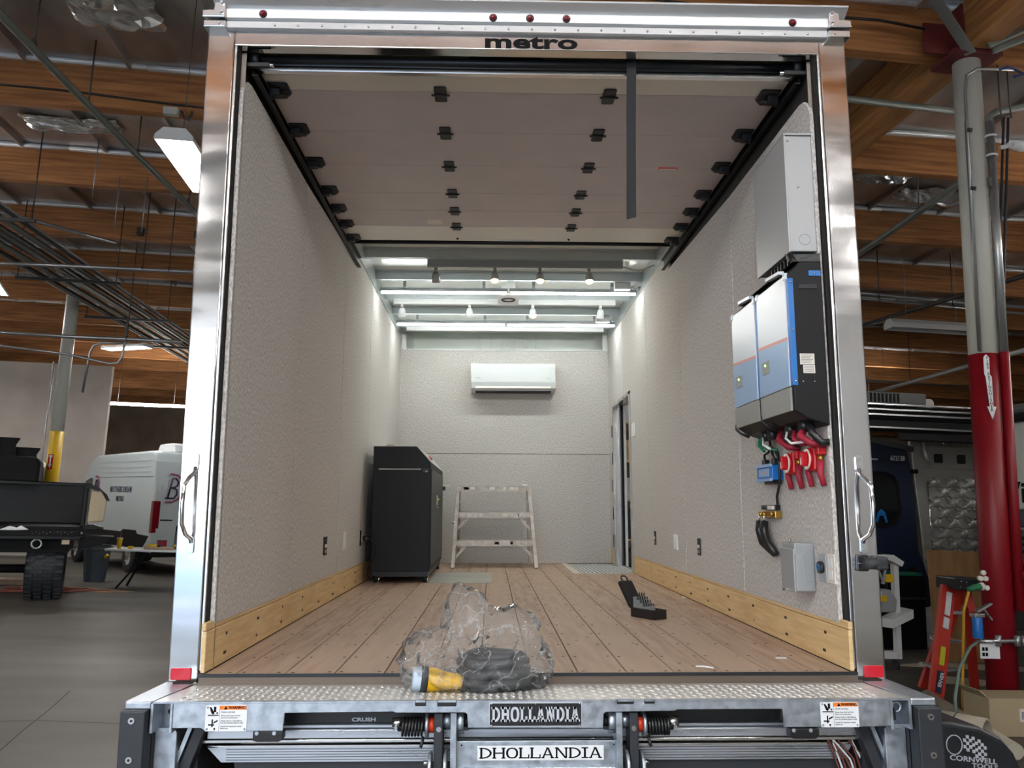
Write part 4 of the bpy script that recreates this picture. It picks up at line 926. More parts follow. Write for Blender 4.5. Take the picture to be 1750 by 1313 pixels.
# lift arms, rollers, springs
for s in (-1, 1):
    X = lambda a: s*a+0.004
    def bb(a, b, y0, y1, z0, z1): return MB().box(min(X(a), X(b)), max(X(a), X(b)), y0, y1, z0, z1)
    am = bb(0.243, 0.262, -0.275, -0.20, 0.80, 1.078).build('arm_plate', 'galv', tl, bev=0.002)
    bb(0.285, 0.312, -0.27, -0.19, 0.78, 1.076).build('arm', 'bumper_black', tl, bev=0.003)
    MB().cyl((X(0.262), -0.23, 1.045), (X(0.285), -0.23, 1.045), 0.023, 16).build('bush', 'galv', tl)
    MB().cyl((X(0.222), -0.23, 1.043), (X(0.243), -0.23, 1.043), 0.036, 20).build('hinge_disc', 'galv', tl)
    MB().cyl((X(0.21), -0.23, 1.043), (X(0.222), -0.23, 1.043), 0.014, 12).build('pin_end', 'bumper_black', tl)
    MB().cyl((X(0.297), -0.274, 1.030), (X(0.297), -0.268, 1.030), 0.008, 10).build('arm_bolt', 'chrome', tl)
    MB().cyl((X(0.312), -0.23, 1.033), (X(0.330), -0.23, 1.033), 0.023, 18).build('red_collar', 'orange_red', tl, label='orange red collar')
    MB().cyl((X(0.330), -0.23, 1.033), (X(0.340), -0.23, 1.033), 0.036, 20).build('spring_disc', 'galv', tl)
    pts = []
    for i in range(7*12+1):
        a = 2*math.pi*i/12; xx = 0.345+0.068*i/84; pts.append((X(xx), -0.23+0.026*math.cos(a), 1.028+0.026*math.sin(a)))
    MB().tube(pts, 0.0042, 6).build('torsion_spring', 'spring_black', tl)
    MB().cyl((X(0.340), -0.23, 1.028), (X(0.425), -0.23, 1.028), 0.014, 12).build('spring_core', 'spring_black', tl)
    MB().tube([(X(0.347), -0.235, 1.0), (X(0.349), -0.245, 0.985), (X(0.353), -0.25, 0.972)], 0.005, 6).build('spring_tail', 'spring_black', tl)
    pe = MB().cyl((X(0.412), -0.23, 1.040), (X(0.442), -0.23, 1.040), 0.0155, 16).build('pin', 'steel_brushed', tl)
    MB().cyl((X(0.430), -0.25, 1.030), (X(0.430), -0.238, 1.030), 0.005, 8).build('grease_nipple', 'chrome', pe)
    for a in (0.272, 0.318):
        rl = MB().cyl((X(a), -0.25, 0.915), (X(a+0.010), -0.25, 0.915), 0.046, 24).build('roller', 'galv', tl)
    MB().cyl((X(0.328), -0.25, 0.928), (X(0.345), -0.25, 0.928), 0.007, 10).build('roller_bolt', 'chrome', tl)
    bb(0.207, 0.24, -0.262, -0.20, 1.024, 1.034).build('stop_plate', 'plate_black', tl)
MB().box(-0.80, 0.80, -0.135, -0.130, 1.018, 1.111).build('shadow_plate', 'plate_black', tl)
text('brush_text', 'CRUSH', 0.016, 'letter_grey', tl, face_y(-0.54, -0.1358, 1.026), ext=0.0004, off=0.0006, sx=1.5)
MB().box(-0.80, 0.80, -0.10, 0.02, 0.55, 0.60).build('cross_tube', 'bumper_black', tl)
for s in (-1, 1): MB().box(s*1.08-0.03, s*1.08+0.03, -0.16, 0.3, 0.5, 1.02).build('chassis_bracket', 'bumper_black', tl)
# truck underside and chassis
ch = thing('truck_chassis', 'dark truck chassis rails and floor bearers under the box', 'chassis', (0, 3, 0.6))
MB().box(-1.18, 1.18, 0.02, 6.2, FZ-0.12, FZ-0.062).build('floor_bearer', 'bumper_black', ch)
for s in (-1, 1): MB().box(s*0.43-0.04, s*0.43+0.04, 0.02, 7.5, 0.72, FZ-0.121).build('rail', 'bumper_black', ch)
for s in (-1, 1):
    MB().lathe([(0.2, -0.13), (0.42, -0.13), (0.48, -0.10), (0.48, 0.10), (0.42, 0.13), (0.2, 0.13)], (s*0.95, 2.3, 0.48), 'x', 28).build('tyre', 'rubber', ch)
    MB().lathe([(0.001, -0.05), (0.20, -0.08), (0.21, 0.10), (0.001, 0.06)], (s*0.95, 2.3, 0.48), 'x', 24).build('wheel', 'steel_brushed', ch)
# red-brown wires dangling at the right end of the lift
wr = thing('loose_wires', 'loose bundle of brown and white wires hanging under the right end of the lift', 'wires', (0.98, -0.1, 0.6))
rg = random.Random(5)
for k in range(9):
    x = 0.94+k*0.012
    MB().tube([(x+rg.uniform(-.02, .02), -0.12, 1.03), (x+rg.uniform(-.02, .03), -0.15+rg.uniform(-.02, .02), 1.0), (x-0.02+rg.uniform(-.01, .03), -0.15, 0.96), (x+0.03, -0.14, 0.90), (x+0.06+rg.uniform(-.02, .02), -0.13, 0.80), (x+0.07, -0.12, 0.66)], 0.0035, 5).build('wire', ('cable_brown', 'white_plastic', 'cable_brown')[k % 3] if 'cable_brown' in MATS else mat('cable_brown', srgb(120,70,62), 0.5), wr)
for k in range(4): MB().ring((1.02+rg.uniform(-.02, .02), -0.16+k*0.006, 1.005+rg.uniform(-.015, .015)), 0.022+0.003*k, 0.0032, 'y', 16, 5).build('wire_loop', 'cable_brown', wr)
# --- plastic bag with a yellow shore power plug on the sill
fm = bpy.data.materials.new('plastic_film'); fm.use_nodes = True; MATS['plastic_film'] = fm
n = fm.node_tree.nodes; L = fm.node_tree.links.new
n.remove(n['Principled BSDF']); out = n['Material Output']
tr_ = n.new('ShaderNodeBsdfTransparent'); tr_.inputs[0].default_value = (0.95,0.95,0.95,1)
gl = n.new('ShaderNodeBsdfGlossy'); gl.inputs['Color'].default_value = (1,1,1,1); gl.inputs['Roughness'].default_value = 0.07
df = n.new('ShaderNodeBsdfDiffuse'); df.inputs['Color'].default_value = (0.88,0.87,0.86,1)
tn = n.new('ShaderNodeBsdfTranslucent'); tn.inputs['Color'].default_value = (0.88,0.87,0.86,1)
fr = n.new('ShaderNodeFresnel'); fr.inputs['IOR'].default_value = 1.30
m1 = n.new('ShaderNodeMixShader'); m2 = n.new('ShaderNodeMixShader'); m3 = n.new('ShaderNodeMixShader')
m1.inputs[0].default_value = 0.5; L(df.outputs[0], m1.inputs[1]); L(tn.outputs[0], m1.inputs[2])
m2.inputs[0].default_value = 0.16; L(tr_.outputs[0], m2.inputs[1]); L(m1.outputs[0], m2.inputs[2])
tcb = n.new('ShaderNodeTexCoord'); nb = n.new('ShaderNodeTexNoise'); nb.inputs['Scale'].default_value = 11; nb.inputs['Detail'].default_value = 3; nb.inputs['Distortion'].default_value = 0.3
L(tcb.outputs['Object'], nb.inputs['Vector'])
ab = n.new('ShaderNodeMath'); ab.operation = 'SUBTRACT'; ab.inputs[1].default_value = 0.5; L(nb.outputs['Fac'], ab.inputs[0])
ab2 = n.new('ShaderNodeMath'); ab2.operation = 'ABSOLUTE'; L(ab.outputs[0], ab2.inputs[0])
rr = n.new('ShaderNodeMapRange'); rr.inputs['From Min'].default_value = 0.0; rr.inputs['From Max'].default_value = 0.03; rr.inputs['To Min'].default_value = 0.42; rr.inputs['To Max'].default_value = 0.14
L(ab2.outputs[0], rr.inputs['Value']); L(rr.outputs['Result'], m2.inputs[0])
bp_ = n.new('ShaderNodeBump'); bp_.inputs['Strength'].default_value = 0.9; bp_.inputs['Distance'].default_value = 0.012; L(ab2.outputs[0], bp_.inputs['Height']); L(bp_.outputs['Normal'], gl.inputs['Normal'])
L(fr.outputs[0], m3.inputs[0]); L(m2.outputs[0], m3.inputs[1]); L(gl.outputs[0], m3.inputs[2]); L(m3.outputs[0], out.inputs['Surface'])
mat('yellow_plug', srgb(250,196,20), 0.4)
mat('blue_white', srgb(196,212,226), 0.4)
pc2 = thing('power_cable', 'coiled black shore power cable with a yellow plug inside the clear bag', 'cable', (-0.15, -0.1, ZP))
PX = Matrix.Translation((-0.385, -0.165, ZP+0.042)) @ Matrix.Rotation(R(6), 4, 'Y') @ Matrix.Rotation(R(8), 4, 'Z')
MB().lathe([(0.001, 0.0), (0.034, 0.0), (0.037, 0.012), (0.037, 0.026)], (0, 0, 0), 'x', 24).xf(PX).build('plug_face', 'blue_white', pc2)
MB().lathe([(0.037, 0.026), (0.041, 0.028), (0.041, 0.046), (0.036, 0.048)], (0, 0, 0), 'x', 24).xf(PX).build('collar', 'bumper_black', pc2)
yp = MB().lathe([(0.037, 0.046), (0.037, 0.068), (0.029, 0.098), (0.026, 0.118), (0.028, 0.122), (0.024, 0.126), (0.027, 0.131), (0.023, 0.136), (0.026, 0.141), (0.022, 0.148), (0.022, 0.158), (0.001, 0.158)], (0, 0, 0), 'x', 24).xf(PX).build('plug_body', 'yellow_plug', pc2, label='yellow plug body')
MB().tube([PX @ Vector((0.155, 0, 0)), PX @ Vector((0.20, 0.005, -0.006)), PX @ Vector((0.26, 0.0, -0.010)), PX @ Vector((0.33, -0.005, -0.006)), PX @ Vector((0.40, 0.03, 0.004))], [0.019, 0.018, 0.016, 0.016, 0.015], 12).build('cable_end', 'bumper_black', pc2)
for k, (dx, dz, rx, ry) in enumerate(((0, 0.020, 0.118, 0.075), (0.004, 0.052, 0.116, 0.073), (-0.004, 0.084, 0.108, 0.068), (0.006, 0.036, 0.094, 0.055), (0.0, 0.068, 0.092, 0.054), (0.004, 0.10, 0.085, 0.05))):
    MB().tube([(-0.125+dx+rx*math.cos(R(a))*(1 if abs(math.cos(R(a))) < .9 else .97), -0.10+ry*math.sin(R(a)), ZP+dz-0.003*math.sin(R(a*2))) for a in range(0, 360, 12)], 0.0165, 10, closed=True).build('coil', 'bumper_black', pc2)
bm = bmesh.new(); bmesh.ops.create_icosphere(bm, subdivisions=5, radius=1.0)
cen = Vector((-0.195, -0.085, ZP+0.055))
lobes = [(Vector((-0.16, 0.35, 1.0)).normalized(), 0.165, 15), (Vector((0.62, 0.25, 0.62)).normalized(), 0.115, 14), (Vector((-1, -0.2, 0.25)).normalized(), 0.09, 5), (Vector((1, -0.1, 0.06)).normalized(), 0.10, 4), (Vector((-0.62, 0.1, 0.5)).normalized(), 0.03, 8), (Vector((0.15, 0.2, 0.8)).normalized(), 0.04, 5)]
for v in bm.verts:
    d = v.co.normalized()
    r0 = 1/math.sqrt((d.x/0.155)**2+(d.y/0.115)**2+(d.z/0.085)**2)
    for q, a, k in lobes: r0 += a*math.exp(k*(d.dot(q)-1))
    nz = 0
    for f_, a_ in ((3.2, 0.014), (6.5, 0.008), (13, 0.0025)):
        nv = noise.noise(d*f_+Vector((3.1, 1.7, 0.4))); nz += a_*(1-2*abs(nv)*2)
    p = cen + d*(r0+nz)
    p.z = max(p.z, (FZ+0.003 if p.y > -0.05 else ZP+0.003))
    v.co = p
bm.normal_update()
for f_ in bm.faces: f_.smooth = True
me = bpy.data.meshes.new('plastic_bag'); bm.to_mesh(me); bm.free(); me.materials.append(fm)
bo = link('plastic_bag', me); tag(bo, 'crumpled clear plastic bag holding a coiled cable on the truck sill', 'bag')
# ================================================================== THE HALL (building axes)
FRAME[0] = 'W'
mat('concrete', srgb(88,83,75), 0.56, col2=srgb(66,61,55), scale=0.45, stretch=(0.6,1.6,1), detail=10, rvar=0.08, bump=0.02, bscale=30, lo=0.3, hi=0.7)
mat('asphalt', srgb(150,152,156), 0.8, col2=srgb(128,130,134), scale=1.2, detail=6)
mat('wood_beam', srgb(188,128,74), 0.7, col2=srgb(140,88,50), scale=3, stretch=(0.35,3,7), detail=6)
mat('wood_beam_y', srgb(178,124,70), 0.7, col2=srgb(136,90,50), scale=3, stretch=(3,0.35,7), detail=6)
mat('foil', (0.66,0.66,0.66), 0.30, 0.7, col2=(0.34,0.31,0.30), scale=1.3, stretch=(1,0.4,1), detail=6, bump=0.9, bscale=2.6)
mat('foil_strip', (0.80,0.81,0.82), 0.4, 0.4, bump=0.4, bscale=7)
mat('drywall', srgb(196,186,176), 0.85, col2=srgb(184,174,164), scale=1.5)
mat('hall_wall', srgb(176,160,140), 0.85, col2=srgb(150,132,112), scale=0.8)
mat('bay_wall', srgb(184,186,188), 0.8, col2=srgb(168,170,172), scale=0.8)
mat('pipe_grey', srgb(120,124,116), 0.5, 0.3)
mat('conduit', srgb(170,172,172), 0.35, 0.8)
mat('dark_pipe', srgb(70,68,66), 0.5, 0.3)
mat('column_white', srgb(206,206,196), 0.5)
mat('column_red', srgb(138,16,28), 0.45)
mat('column_yellow', srgb(236,190,20), 0.45)
mat('bracket_red', srgb(96,34,30), 0.6)
GX = 4.78
mat('crack', srgb(44,40,36), 0.9)
g = struct('ground', MB().box(-32, 28, -9.0, 46, -0.12, 0.0), 'concrete', 'grey polished concrete floor of the hall', 'floor')
ck_ = MB()
for pts in ([(-3.05, 2.55), (-3.12, 3.1), (-3.22, 3.7), (-3.30, 4.3), (-3.42, 5.0)], [(-4.3, 3.95), (-3.7, 3.92), (-3.26, 3.98), (-2.6, 3.90)]):
    for i in range(len(pts)-1):
        (x0, y0), (x1, y1) = pts[i], pts[i+1]; ck_.beam((x0, y0, 0.0004), (x1, y1, 0.0004), 0.008, 0.0008)
ck_.build('floor_crack', 'crack', g, kind='stuff')
struct('ground_outside', MB().box(-60, 60, -60, -9.001, -0.14, -0.02), 'asphalt', 'pale yard outside the bay doors', 'ground')
struct('roof_deck', MB().box(-32, 28, -9.2, 46, 6.93, 7.05), 'foil', 'silver foil insulated roof deck of the hall', 'roof')
rows = [round(6.85+2.6*k, 3) for k in range(-5, 15)]
for k, y in enumerate(rows):
    if y < -8.5: continue
    bt = thing('roof_beam', 'deep laminated timber roof beam crossing the hall', 'beam', (0, y, 6.35), kind='structure', group='timber roof beams')
    MB().box(-32, 28, y, y+0.14, 6.35, 6.93).build('timber', 'wood_beam', bt)
    # lapped foil along the top of the beam
    rg = random.Random(k*3+1); x = -14.0
    while x < 16:
        l = rg.uniform(1.4, 3.4)
        MB().tube([(x, y-0.02, 6.905+rg.uniform(-.012, .012)), (x+l*0.3, y-0.022, 6.90+rg.uniform(-.015, .015)), (x+l*0.7, y-0.02, 6.90+rg.uniform(-.015, .015)), (x+l, y-0.02, 6.905+rg.uniform(-.015, .015))],
                  [0.040, 0.046, 0.042, 0.034], 7).build('foil_lap', 'foil_strip', bt)
        x += l-0.06
sp_ = MB()
x = -14.0
while x < 16:
    sp_.box(x, x+0.04, -9, 40, 6.86, 6.94); x += 0.61*2
sp_.build('sub_purlins', 'foil', None, kind='structure')
tag(bpy.data.objects['sub_purlins'], 'foil covered sub purlins under the roof deck', 'roof', kind='structure')
gd = thing('roof_girder', 'heavy timber girder running over the red and white column', 'beam', (GX, 4, 6.3), kind='structure')
MB().box(GX-0.13, GX+0.13, 4.26, 40, 6.32, 6.93).build('timber', 'wood_beam_y', gd)
MB().box(GX-0.13, GX+0.13, -9, 3.98, 6.32, 6.93).build('timber', 'wood_beam_y', gd)
# walls
def wall_open(name, label, x0, x1, y, holes, h=7.0):
    wr = thing(name, label, 'wall', (0, y, 0), kind='structure')
    xs = x0
    for a, b, t in holes:
        MB().box(xs, a, y-0.2, y, 0, h).build('panel', 'bay_wall', wr); MB().box(a, b, y-0.2, y, t, h).build('panel', 'bay_wall', wr); xs = b
    MB().box(xs, x1, y-0.2, y, 0, h).build('panel', 'bay_wall', wr)
wall_open('wall_south', 'hall wall with the open bay doors', -32, 28, -9.0, BAYS)
struct('wall_west', MB().box(-32.2, -32, -9, 46, 0, 7), 'hall_wall', 'far side wall of the hall beyond the parked vehicles', 'wall')
struct('wall_east', MB().box(28, 28.2, -9, 46, 0, 7), 'hall_wall', 'hall side wall to the right', 'wall')
struct('wall_north', MB().box(-32, 28, 40, 40.2, 0, 7), 'hall_wall', 'tan end wall far behind the white van', 'wall')
pw = struct('wall_partition', MB().box(-32, -9.72, 22.0, 22.15, 0, 5.55), 'drywall', 'pale drywall partition behind the black truck', 'wall')
# strip lights of the hall (lit), some of them unseen and added as fill
def batten(x, y, z, l, rz, label):
    t = thing('strip_light', label, 'light', (x, y, z), (0, 0, rz), 'strip lights of the hall', local=True)
    MB().prism([(-0.03, 0.03), (-0.03, 0.08), (0.03, 0.08), (0.03, 0.03)], 'y', -l/2, l/2).build('housing', 'white_paint', t, bev=0.002, seg=1)
    for s in (-1, 1): MB().box(-0.09, 0.09, s*l/2-0.015, s*l/2+0.015, -0.02, 0.06).build('end_cap', 'white_paint', t)
    for xx in (-0.065, 0.065): MB().cyl((xx, -l/2+0.015, 0.01), (xx, l/2-0.015, 0.01), 0.018, 10).build('tube', 'led_far', t)
    for yy in (-l/3, l/3): MB().cyl((0, yy, 0.08), (0, yy, 6.9-z), 0.004, 5).build('hanger', 'dark_pipe', t)
def strip(x, y, z, l, rz, label, on=True):
    t = thing('strip_light', label, 'light', (x, y, z), (0, 0, rz), 'strip lights of the hall', local=True)
    MB().prism([(-0.16, 0), (-0.15, 0.05), (-0.09, 0.085), (0.09, 0.085), (0.15, 0.05), (0.16, 0), (0.14, 0), (0.09, 0.05), (-0.09, 0.05), (-0.14, 0)], 'y', -l/2, l/2).build('housing', 'white_paint', t, bev=0.002, seg=1)
    for s in (-1, 1): MB().prism([(-0.16, 0), (-0.15, 0.05), (-0.09, 0.085), (0.09, 0.085), (0.15, 0.05), (0.16, 0)], 'y', s*l/2-0.006, s*l/2+0.006).build('end_cap', 'white_paint', t)
    for xx in (-0.055, 0.055): MB().cyl((xx, -l/2+0.03, 0.025), (xx, l/2-0.03, 0.025), 0.018, 10).build('tube', 'led_far' if on else 'white_plastic', t)
    MB().cyl((0, -l/3, 0.085), (0, -l/3, 6.9-z), 0.004, 5).build('hanger', 'dark_pipe', t)
    MB().cyl((0, l/3, 0.085), (0, l/3, 6.9-z), 0.004, 5).build('hanger', 'dark_pipe', t)
    return t
hood = thing('hooded_light', 'bright hooded strip light hanging beside the upper left of the truck frame', 'light', (-2.88, 5.15, 4.98))
hp = [(-0.18, 4.98), (-0.17, 5.03), (-0.10, 5.10), (0.10, 5.10), (0.17, 5.03), (0.18, 4.98), (0.172, 4.98), (0.11, 5.05), (-0.11, 5.05), (-0.172, 4.98)]
MB().prism([(-2.88+a, b) for a, b in hp], 'y', 4.55, 5.85).build('hood', 'white_paint', hood, bev=0.002, seg=1)
for y in (4.55, 5.85): MB().prism([(-2.88+a, b) for a, b in hp[:6]], 'y', y-0.008, y+0.008).build('end_plate', 'white_paint', hood, bev=0.002, seg=1)
for dx in (-0.062, 0.0, 0.062): MB().box(-2.88+dx-0.026, -2.88+dx+0.026, 4.60, 5.80, 5.022, 5.050).build('led_strip', 'led_far', hood)
for y in (4.8, 5.6): MB().cyl((-2.88, y, 5.10), (-2.88, y, 6.93), 0.004, 5).build('hanger', 'dark_pipe', hood)
LAMPS = [(-7.25, 16.1, 5.05, R(62), 'small lit strip light below the conduit bundle at left'), (-9.95, 15.6, 6.15, 0.3, 'lit strip light cut by the left picture edge'),
         (-7.2, -0.5, 5.0, 0, 'lit strip light behind the photographer at left'), (7.0, -0.6, 5.0, 0, 'lit strip light behind the photographer at right'),
         (3.9, -6.2, 5.0, 0, 'lit strip light near the right end of the bay wall'), (-1.1, -4.6, 5.0, 0, 'left of two added fill strip lights above the photographer'), (1.0, -4.6, 5.0, 0, 'right of two added fill strip lights above the photographer'), (-4.3, -3.8, 5.0, 0, 'nearer added fill strip light left of the photographer'), (-4.6, -5.4, 5.0, 0, 'farther added fill strip light left of the photographer'), (-2.4, -6.0, 5.0, 0, 'first of four added fill strip lights before the bay wall'), (-0.8, -6.6, 5.0, 0, 'second of four added fill strip lights before the bay wall'), (0.9, -6.6, 5.0, 0, 'third of four added fill strip lights before the bay wall'), (2.5, -6.0, 5.0, 0, 'fourth of four added fill strip lights before the bay wall'), (-6.5, -5.5, 5.0, 0, 'lit strip light near the left bay door'),  # both pairs and the row of four are unseen, added to brighten the truck
         (-9.5, 3.0, 5.0, 0, 'lit strip light left of the black truck'), (9.5, 1.0, 5.0, 0, 'lit strip light over the motorhome'), (8.5, -4.0, 5.0, 0, 'lit strip light right of the bay doors'),
         (-13.0, 9.0, 5.0, 0, 'lit strip light beyond the left picture edge'), (-13.5, 15.0, 5.0, 0, 'added fill strip light near the drywall partition'), (-15.0, 19.0, 5.0, 0, 'added fill strip light close to the drywall partition'), (8.6, 4.6, 5.0, 0, 'added fill strip light above the rear of the motorhome'), (-8.8, 7.6, 5.2, 0, 'lit strip light above the black truck tailgate'), (14.0, 9.0, 5.0, 0, 'lit strip light beyond the right picture edge'), (0.0, 14.0, 5.2, 0, 'lit strip light in front of the truck cab'), (-3.0, 22.0, 5.2, 0, 'lit strip light hidden behind the truck'), (13.0, 20.0, 5.2, 0, 'lit strip light far behind the motorhome'), (-6.0, 31.0, 5.2, 0, 'added fill strip light before the tan end wall'), (-15.0, 31.0, 5.2, 0, 'added fill strip light behind the drywall partition')]  # unseen extra lamps here brighten the partition, blue van and end wall
for k, (x, y, z, rz, lab) in enumerate(LAMPS): (strip if k < 2 else batten)(x, y, z, 1.25, rz, lab)
batten(-9.4, 24.2, 4.66, 2.6, R(90), 'long lit strip light far away above the white van')
u = thing('strip_light', 'unlit white strip light hanging left of the white and red column', 'light', (8.85, 11.0, 5.25), (0, 0, R(90)), 'strip lights of the hall', local=True)
MB().prism([(-0.16, 0), (-0.15, 0.10), (-0.07, 0.18), (0.07, 0.18), (0.15, 0.10), (0.16, 0), (0.14, 0), (0.10, 0.08), (-0.10, 0.08), (-0.14, 0)], 'y', -0.85, 0.85).build('housing', 'white_paint', u, bev=0.002, seg=1)
for s in (-1, 1): MB().prism([(-0.16, 0), (-0.15, 0.10), (-0.07, 0.18), (0.07, 0.18), (0.15, 0.10), (0.16, 0)], 'y', s*0.85-0.006, s*0.85+0.006).build('end_cap', 'white_paint', u)
for xx in (-0.055, 0.055): MB().cyl((xx, -0.8, 0.03), (xx, 0.8, 0.03), 0.02, 10).build('tube', 'white_plastic', u)
for yy in (-0.5, 0.5): MB().cyl((0, yy, 0.18), (0, yy, 1.69), 0.005, 5).build('hanger', 'conduit', u)
# ---------------- columns
c = thing('column', 'round steel column painted white above and red below with hoses', 'column', (4.8, 4.2, 0))
MB().cyl((4.8, 4.2, 3.29), (4.8, 4.2, 6.30), 0.128, 28).build('white_shaft', 'column_white', c)
MB().cyl((4.8, 4.2, 0), (4.8, 4.2, 3.29), 0.131, 28).build('red_shaft', 'column_red', c)
MB().box(4.55, 5.05, 4.0, 4.4, 6.28, 6.325).build('cap_plate', 'bracket_red', c)
for q in ((4.62, 4.645), (4.915, 4.94)): MB().box(q[0], q[1], 3.98, 4.27, 6.32, 6.78).build('saddle', 'bracket_red', c)
MB().box(4.30, 4.62, 4.10, 4.13, 6.30, 6.62).build('saddle_plate', 'bracket_red', c)
MB().tube([(4.915, 4.07, 3.30), (4.915, 4.07, 5.6)], 0.038, 12).build('riser_pipe', 'conduit', c)
MB().tube([(4.915, 4.07, 0.95), (4.915, 4.07, 3.30)], 0.043, 12).build('riser_pipe_red', 'column_red', c)
for z in (5.45, 5.25): MB().ring((4.915, 4.07, z), 0.044, 0.012, 'z', 16, 6).build('pipe_collar', 'white_plastic', c)
MB().tube([(4.915, 4.07, 5.5), (4.915, 4.07, 5.66), (5.05, 4.15, 5.76), (6.2, 4.9, 6.35)], 0.034, 10).build('branch_pipe', 'pipe_grey', c)
MB().tube([(4.69, 4.09, 3.3), (4.69, 4.09, 5.9), (4.71, 4.08, 6.08), (4.80, 4.05, 6.14), (5.2, 4.0, 6.14)], 0.014, 8).build('conduit', 'conduit', c)
MB().tube([(4.685, 4.10, 3.31), (4.685, 4.10, 5.6)], 0.012, 8).build('conduit', 'conduit', c)
for z in (5.5, 4.9): MB().cyl((4.68, 4.07, z), (4.72, 4.07, z), 0.02, 8).build('strap', 'dark_pipe', c)
MB().box(4.86, 4.94, 4.05, 4.08, 4.93, 5.02).build('pipe_bracket', 'pipe_grey', c)
for dx in (0, 0.10): MB().tube([(5.02+dx, 4.05, 6.2), (5.02+dx, 4.05, 5.85+dx), (5.03+dx, 4.05, 5.55+dx)], 0.008, 6).build('cable', 'dark_pipe', c)
MB().tube([(5.0, 4.0, 6.12), (5.1, 4.0, 6.16), (5.25, 4.0, 6.10), (5.15, 4.0, 6.06), (5.3, 4.0, 6.12), (5.4, 4.0, 6.08)], 0.012, 6).build('blue_cable', mat('blue_cable', srgb(46,62,110), 0.5), c)
# extinguisher arrow wrapped on the red paint
aw = MB().prism([(4.70, 3.24), (4.725, 3.27), (4.755, 3.24), (4.752, 3.08), (4.770, 3.06), (4.770, 2.78), (4.80, 2.78), (4.755, 2.66), (4.71, 2.78), (4.735, 2.78), (4.712, 3.06), (4.70, 3.08)], 'y', 4.062, 4.070).build('arrow_sign', 'white_plastic', c, label='white arrow sign reading FIRE EXTINGUISHER')
for k, chh in enumerate('FIRE EXTINGUISHER'):
    if chh != ' ': text('sign_letter', chh, 0.036, 'ink', aw, face_y(4.733+k*0.0012, 4.0612, 3.235-k*0.0305), ext=0.0005, off=0.0006)
# clutter on the red column: clamp, labels, blue clipped bottle, regulator
cl_ = thing('air_regulator', 'blue filter regulator with hose fittings strapped to the red column', 'regulator', (4.45, 4.02, 0.7))
MB().cyl((4.44, 3.99, 0.72), (4.44, 3.99, 0.90), 0.042, 14).build('blue_bowl', mat('blue_bowl', srgb(40,120,200), 0.35), cl_, bev=0.004)
MB().box(4.40, 4.49, 3.95, 4.04, 0.90, 0.93).build('bowl_cap', 'alu', cl_, bev=0.004)
MB().beam((4.43, 3.98, 0.95), (4.56, 3.97, 1.02), 0.05, 0.018).build('handle', 'alu', cl_); MB().beam((4.49, 3.97, 0.97), (4.56, 3.97, 0.88), 0.03, 0.012).build('lever', 'alu', cl_)
MB().tube([(4.46, 3.98, 0.70), (4.60, 3.97, 0.70), (4.72, 3.98, 0.70), (4.90, 4.02, 0.71), (5.05, 4.1, 0.72)], 0.018, 10).build('manifold_pipe', 'alu', cl_)
for x in (4.62, 4.80, 4.86): MB().cyl((x, 3.98, 0.66), (x, 3.98, 0.75), 0.026, 10).build('fitting', 'conduit', cl_)
pl_ = MB().box(4.46, 4.64, 3.995, 4.005, 0.55, 0.675).build('instruction_plate', 'sticker', cl_)
for k in range(4): MB().box(4.475+0.03*(k % 2), 4.495+0.03*(k % 2), 3.990, 3.996, 0.57+0.045*(k//2), 0.60+0.045*(k//2)).build('print_block', 'ink', pl_)
gp = MB().tube([(4.36, 3.98, 1.13), (4.42, 3.97, 1.155), (4.47, 3.97, 1.16)], [0.02, 0.028, 0.03], 10).build('green_plug', mat('green_plug', srgb(40,120,80), 0.5), cl_)
MB().tube([(4.47, 3.97, 1.16), (4.50, 3.97, 1.165)], 0.034, 12).build('plug_end', 'white_plate', gp)
for q in ((4.50, 1.23), (4.55, 1.23), (4.555, 1.15), (4.53, 1.28)): MB().cyl((q[0], 3.99, q[1]), (q[0], 4.02, q[1]), 0.022, 10).build('white_tag', 'white_plate', cl_)
MB().tube([(4.37, 3.98, 1.12), (4.34, 4.02, 0.95), (4.335, 4.05, 0.6), (4.34, 4.1, 0.2), (4.34, 4.1, 0.03)], 0.012, 8).build('yellow_cord', mat('cord_yellow', srgb(200,150,40), 0.5), cl_)
MB().tube([(4.42, 3.96, 0.70), (4.30, 3.9, 0.66), (4.12, 3.8, 0.50), (4.0, 3.7, 0.28), (3.95, 3.6, 0.02)], 0.013, 8).build('green_hose', mat('hose_green', srgb(110,130,118), 0.5), cl_)
MB().cyl((4.955, 4.0, 1.20), (4.955, 4.0, 1.30), 0.06, 14).build('red_valve', 'column_red', cl_)
MB().box(4.98, 5.10, 3.95, 4.05, 1.32, 1.52).build('red_gauge', 'column_red', cl_, bev=0.02)
MB().tube([(4.955, 4.0, 1.2), (4.96, 3.98, 1.0), (4.95, 3.98, 0.72)], 0.02, 8).build('drop_pipe', 'dark_pipe', cl_)
MB().tube([(4.93, 3.95, 0.70), (4.92, 3.92, 0.55), (4.97, 3.9, 0.42), (5.0, 3.88, 0.25), (4.99, 3.86, 0.02)], 0.03, 10).build('blue_hose', mat('hose_blue', srgb(28,38,86), 0.5), cl_)
# security camera
t = thing('security_camera', 'small white security camera on the side of the white column', 'camera', (5.0, 4.1, 5.4))
MB().cyl((4.99, 4.05, 5.33), (5.05, 4.03, 5.34), 0.02, 10).build('mount', 'white_plastic', t); MB().sphere((5.07, 4.02, 5.35), 0.03, 12, 8).build('ball', 'white_plastic', t)
MB().lathe([(0.001, -0.02), (0.035, -0.02), (0.05, 0.02), (0.055, 0.10), (0.045, 0.10), (0.001, 0.06)], (5.10, 4.0, 5.34), 'x', 16).build('body', 'white_plastic', t)
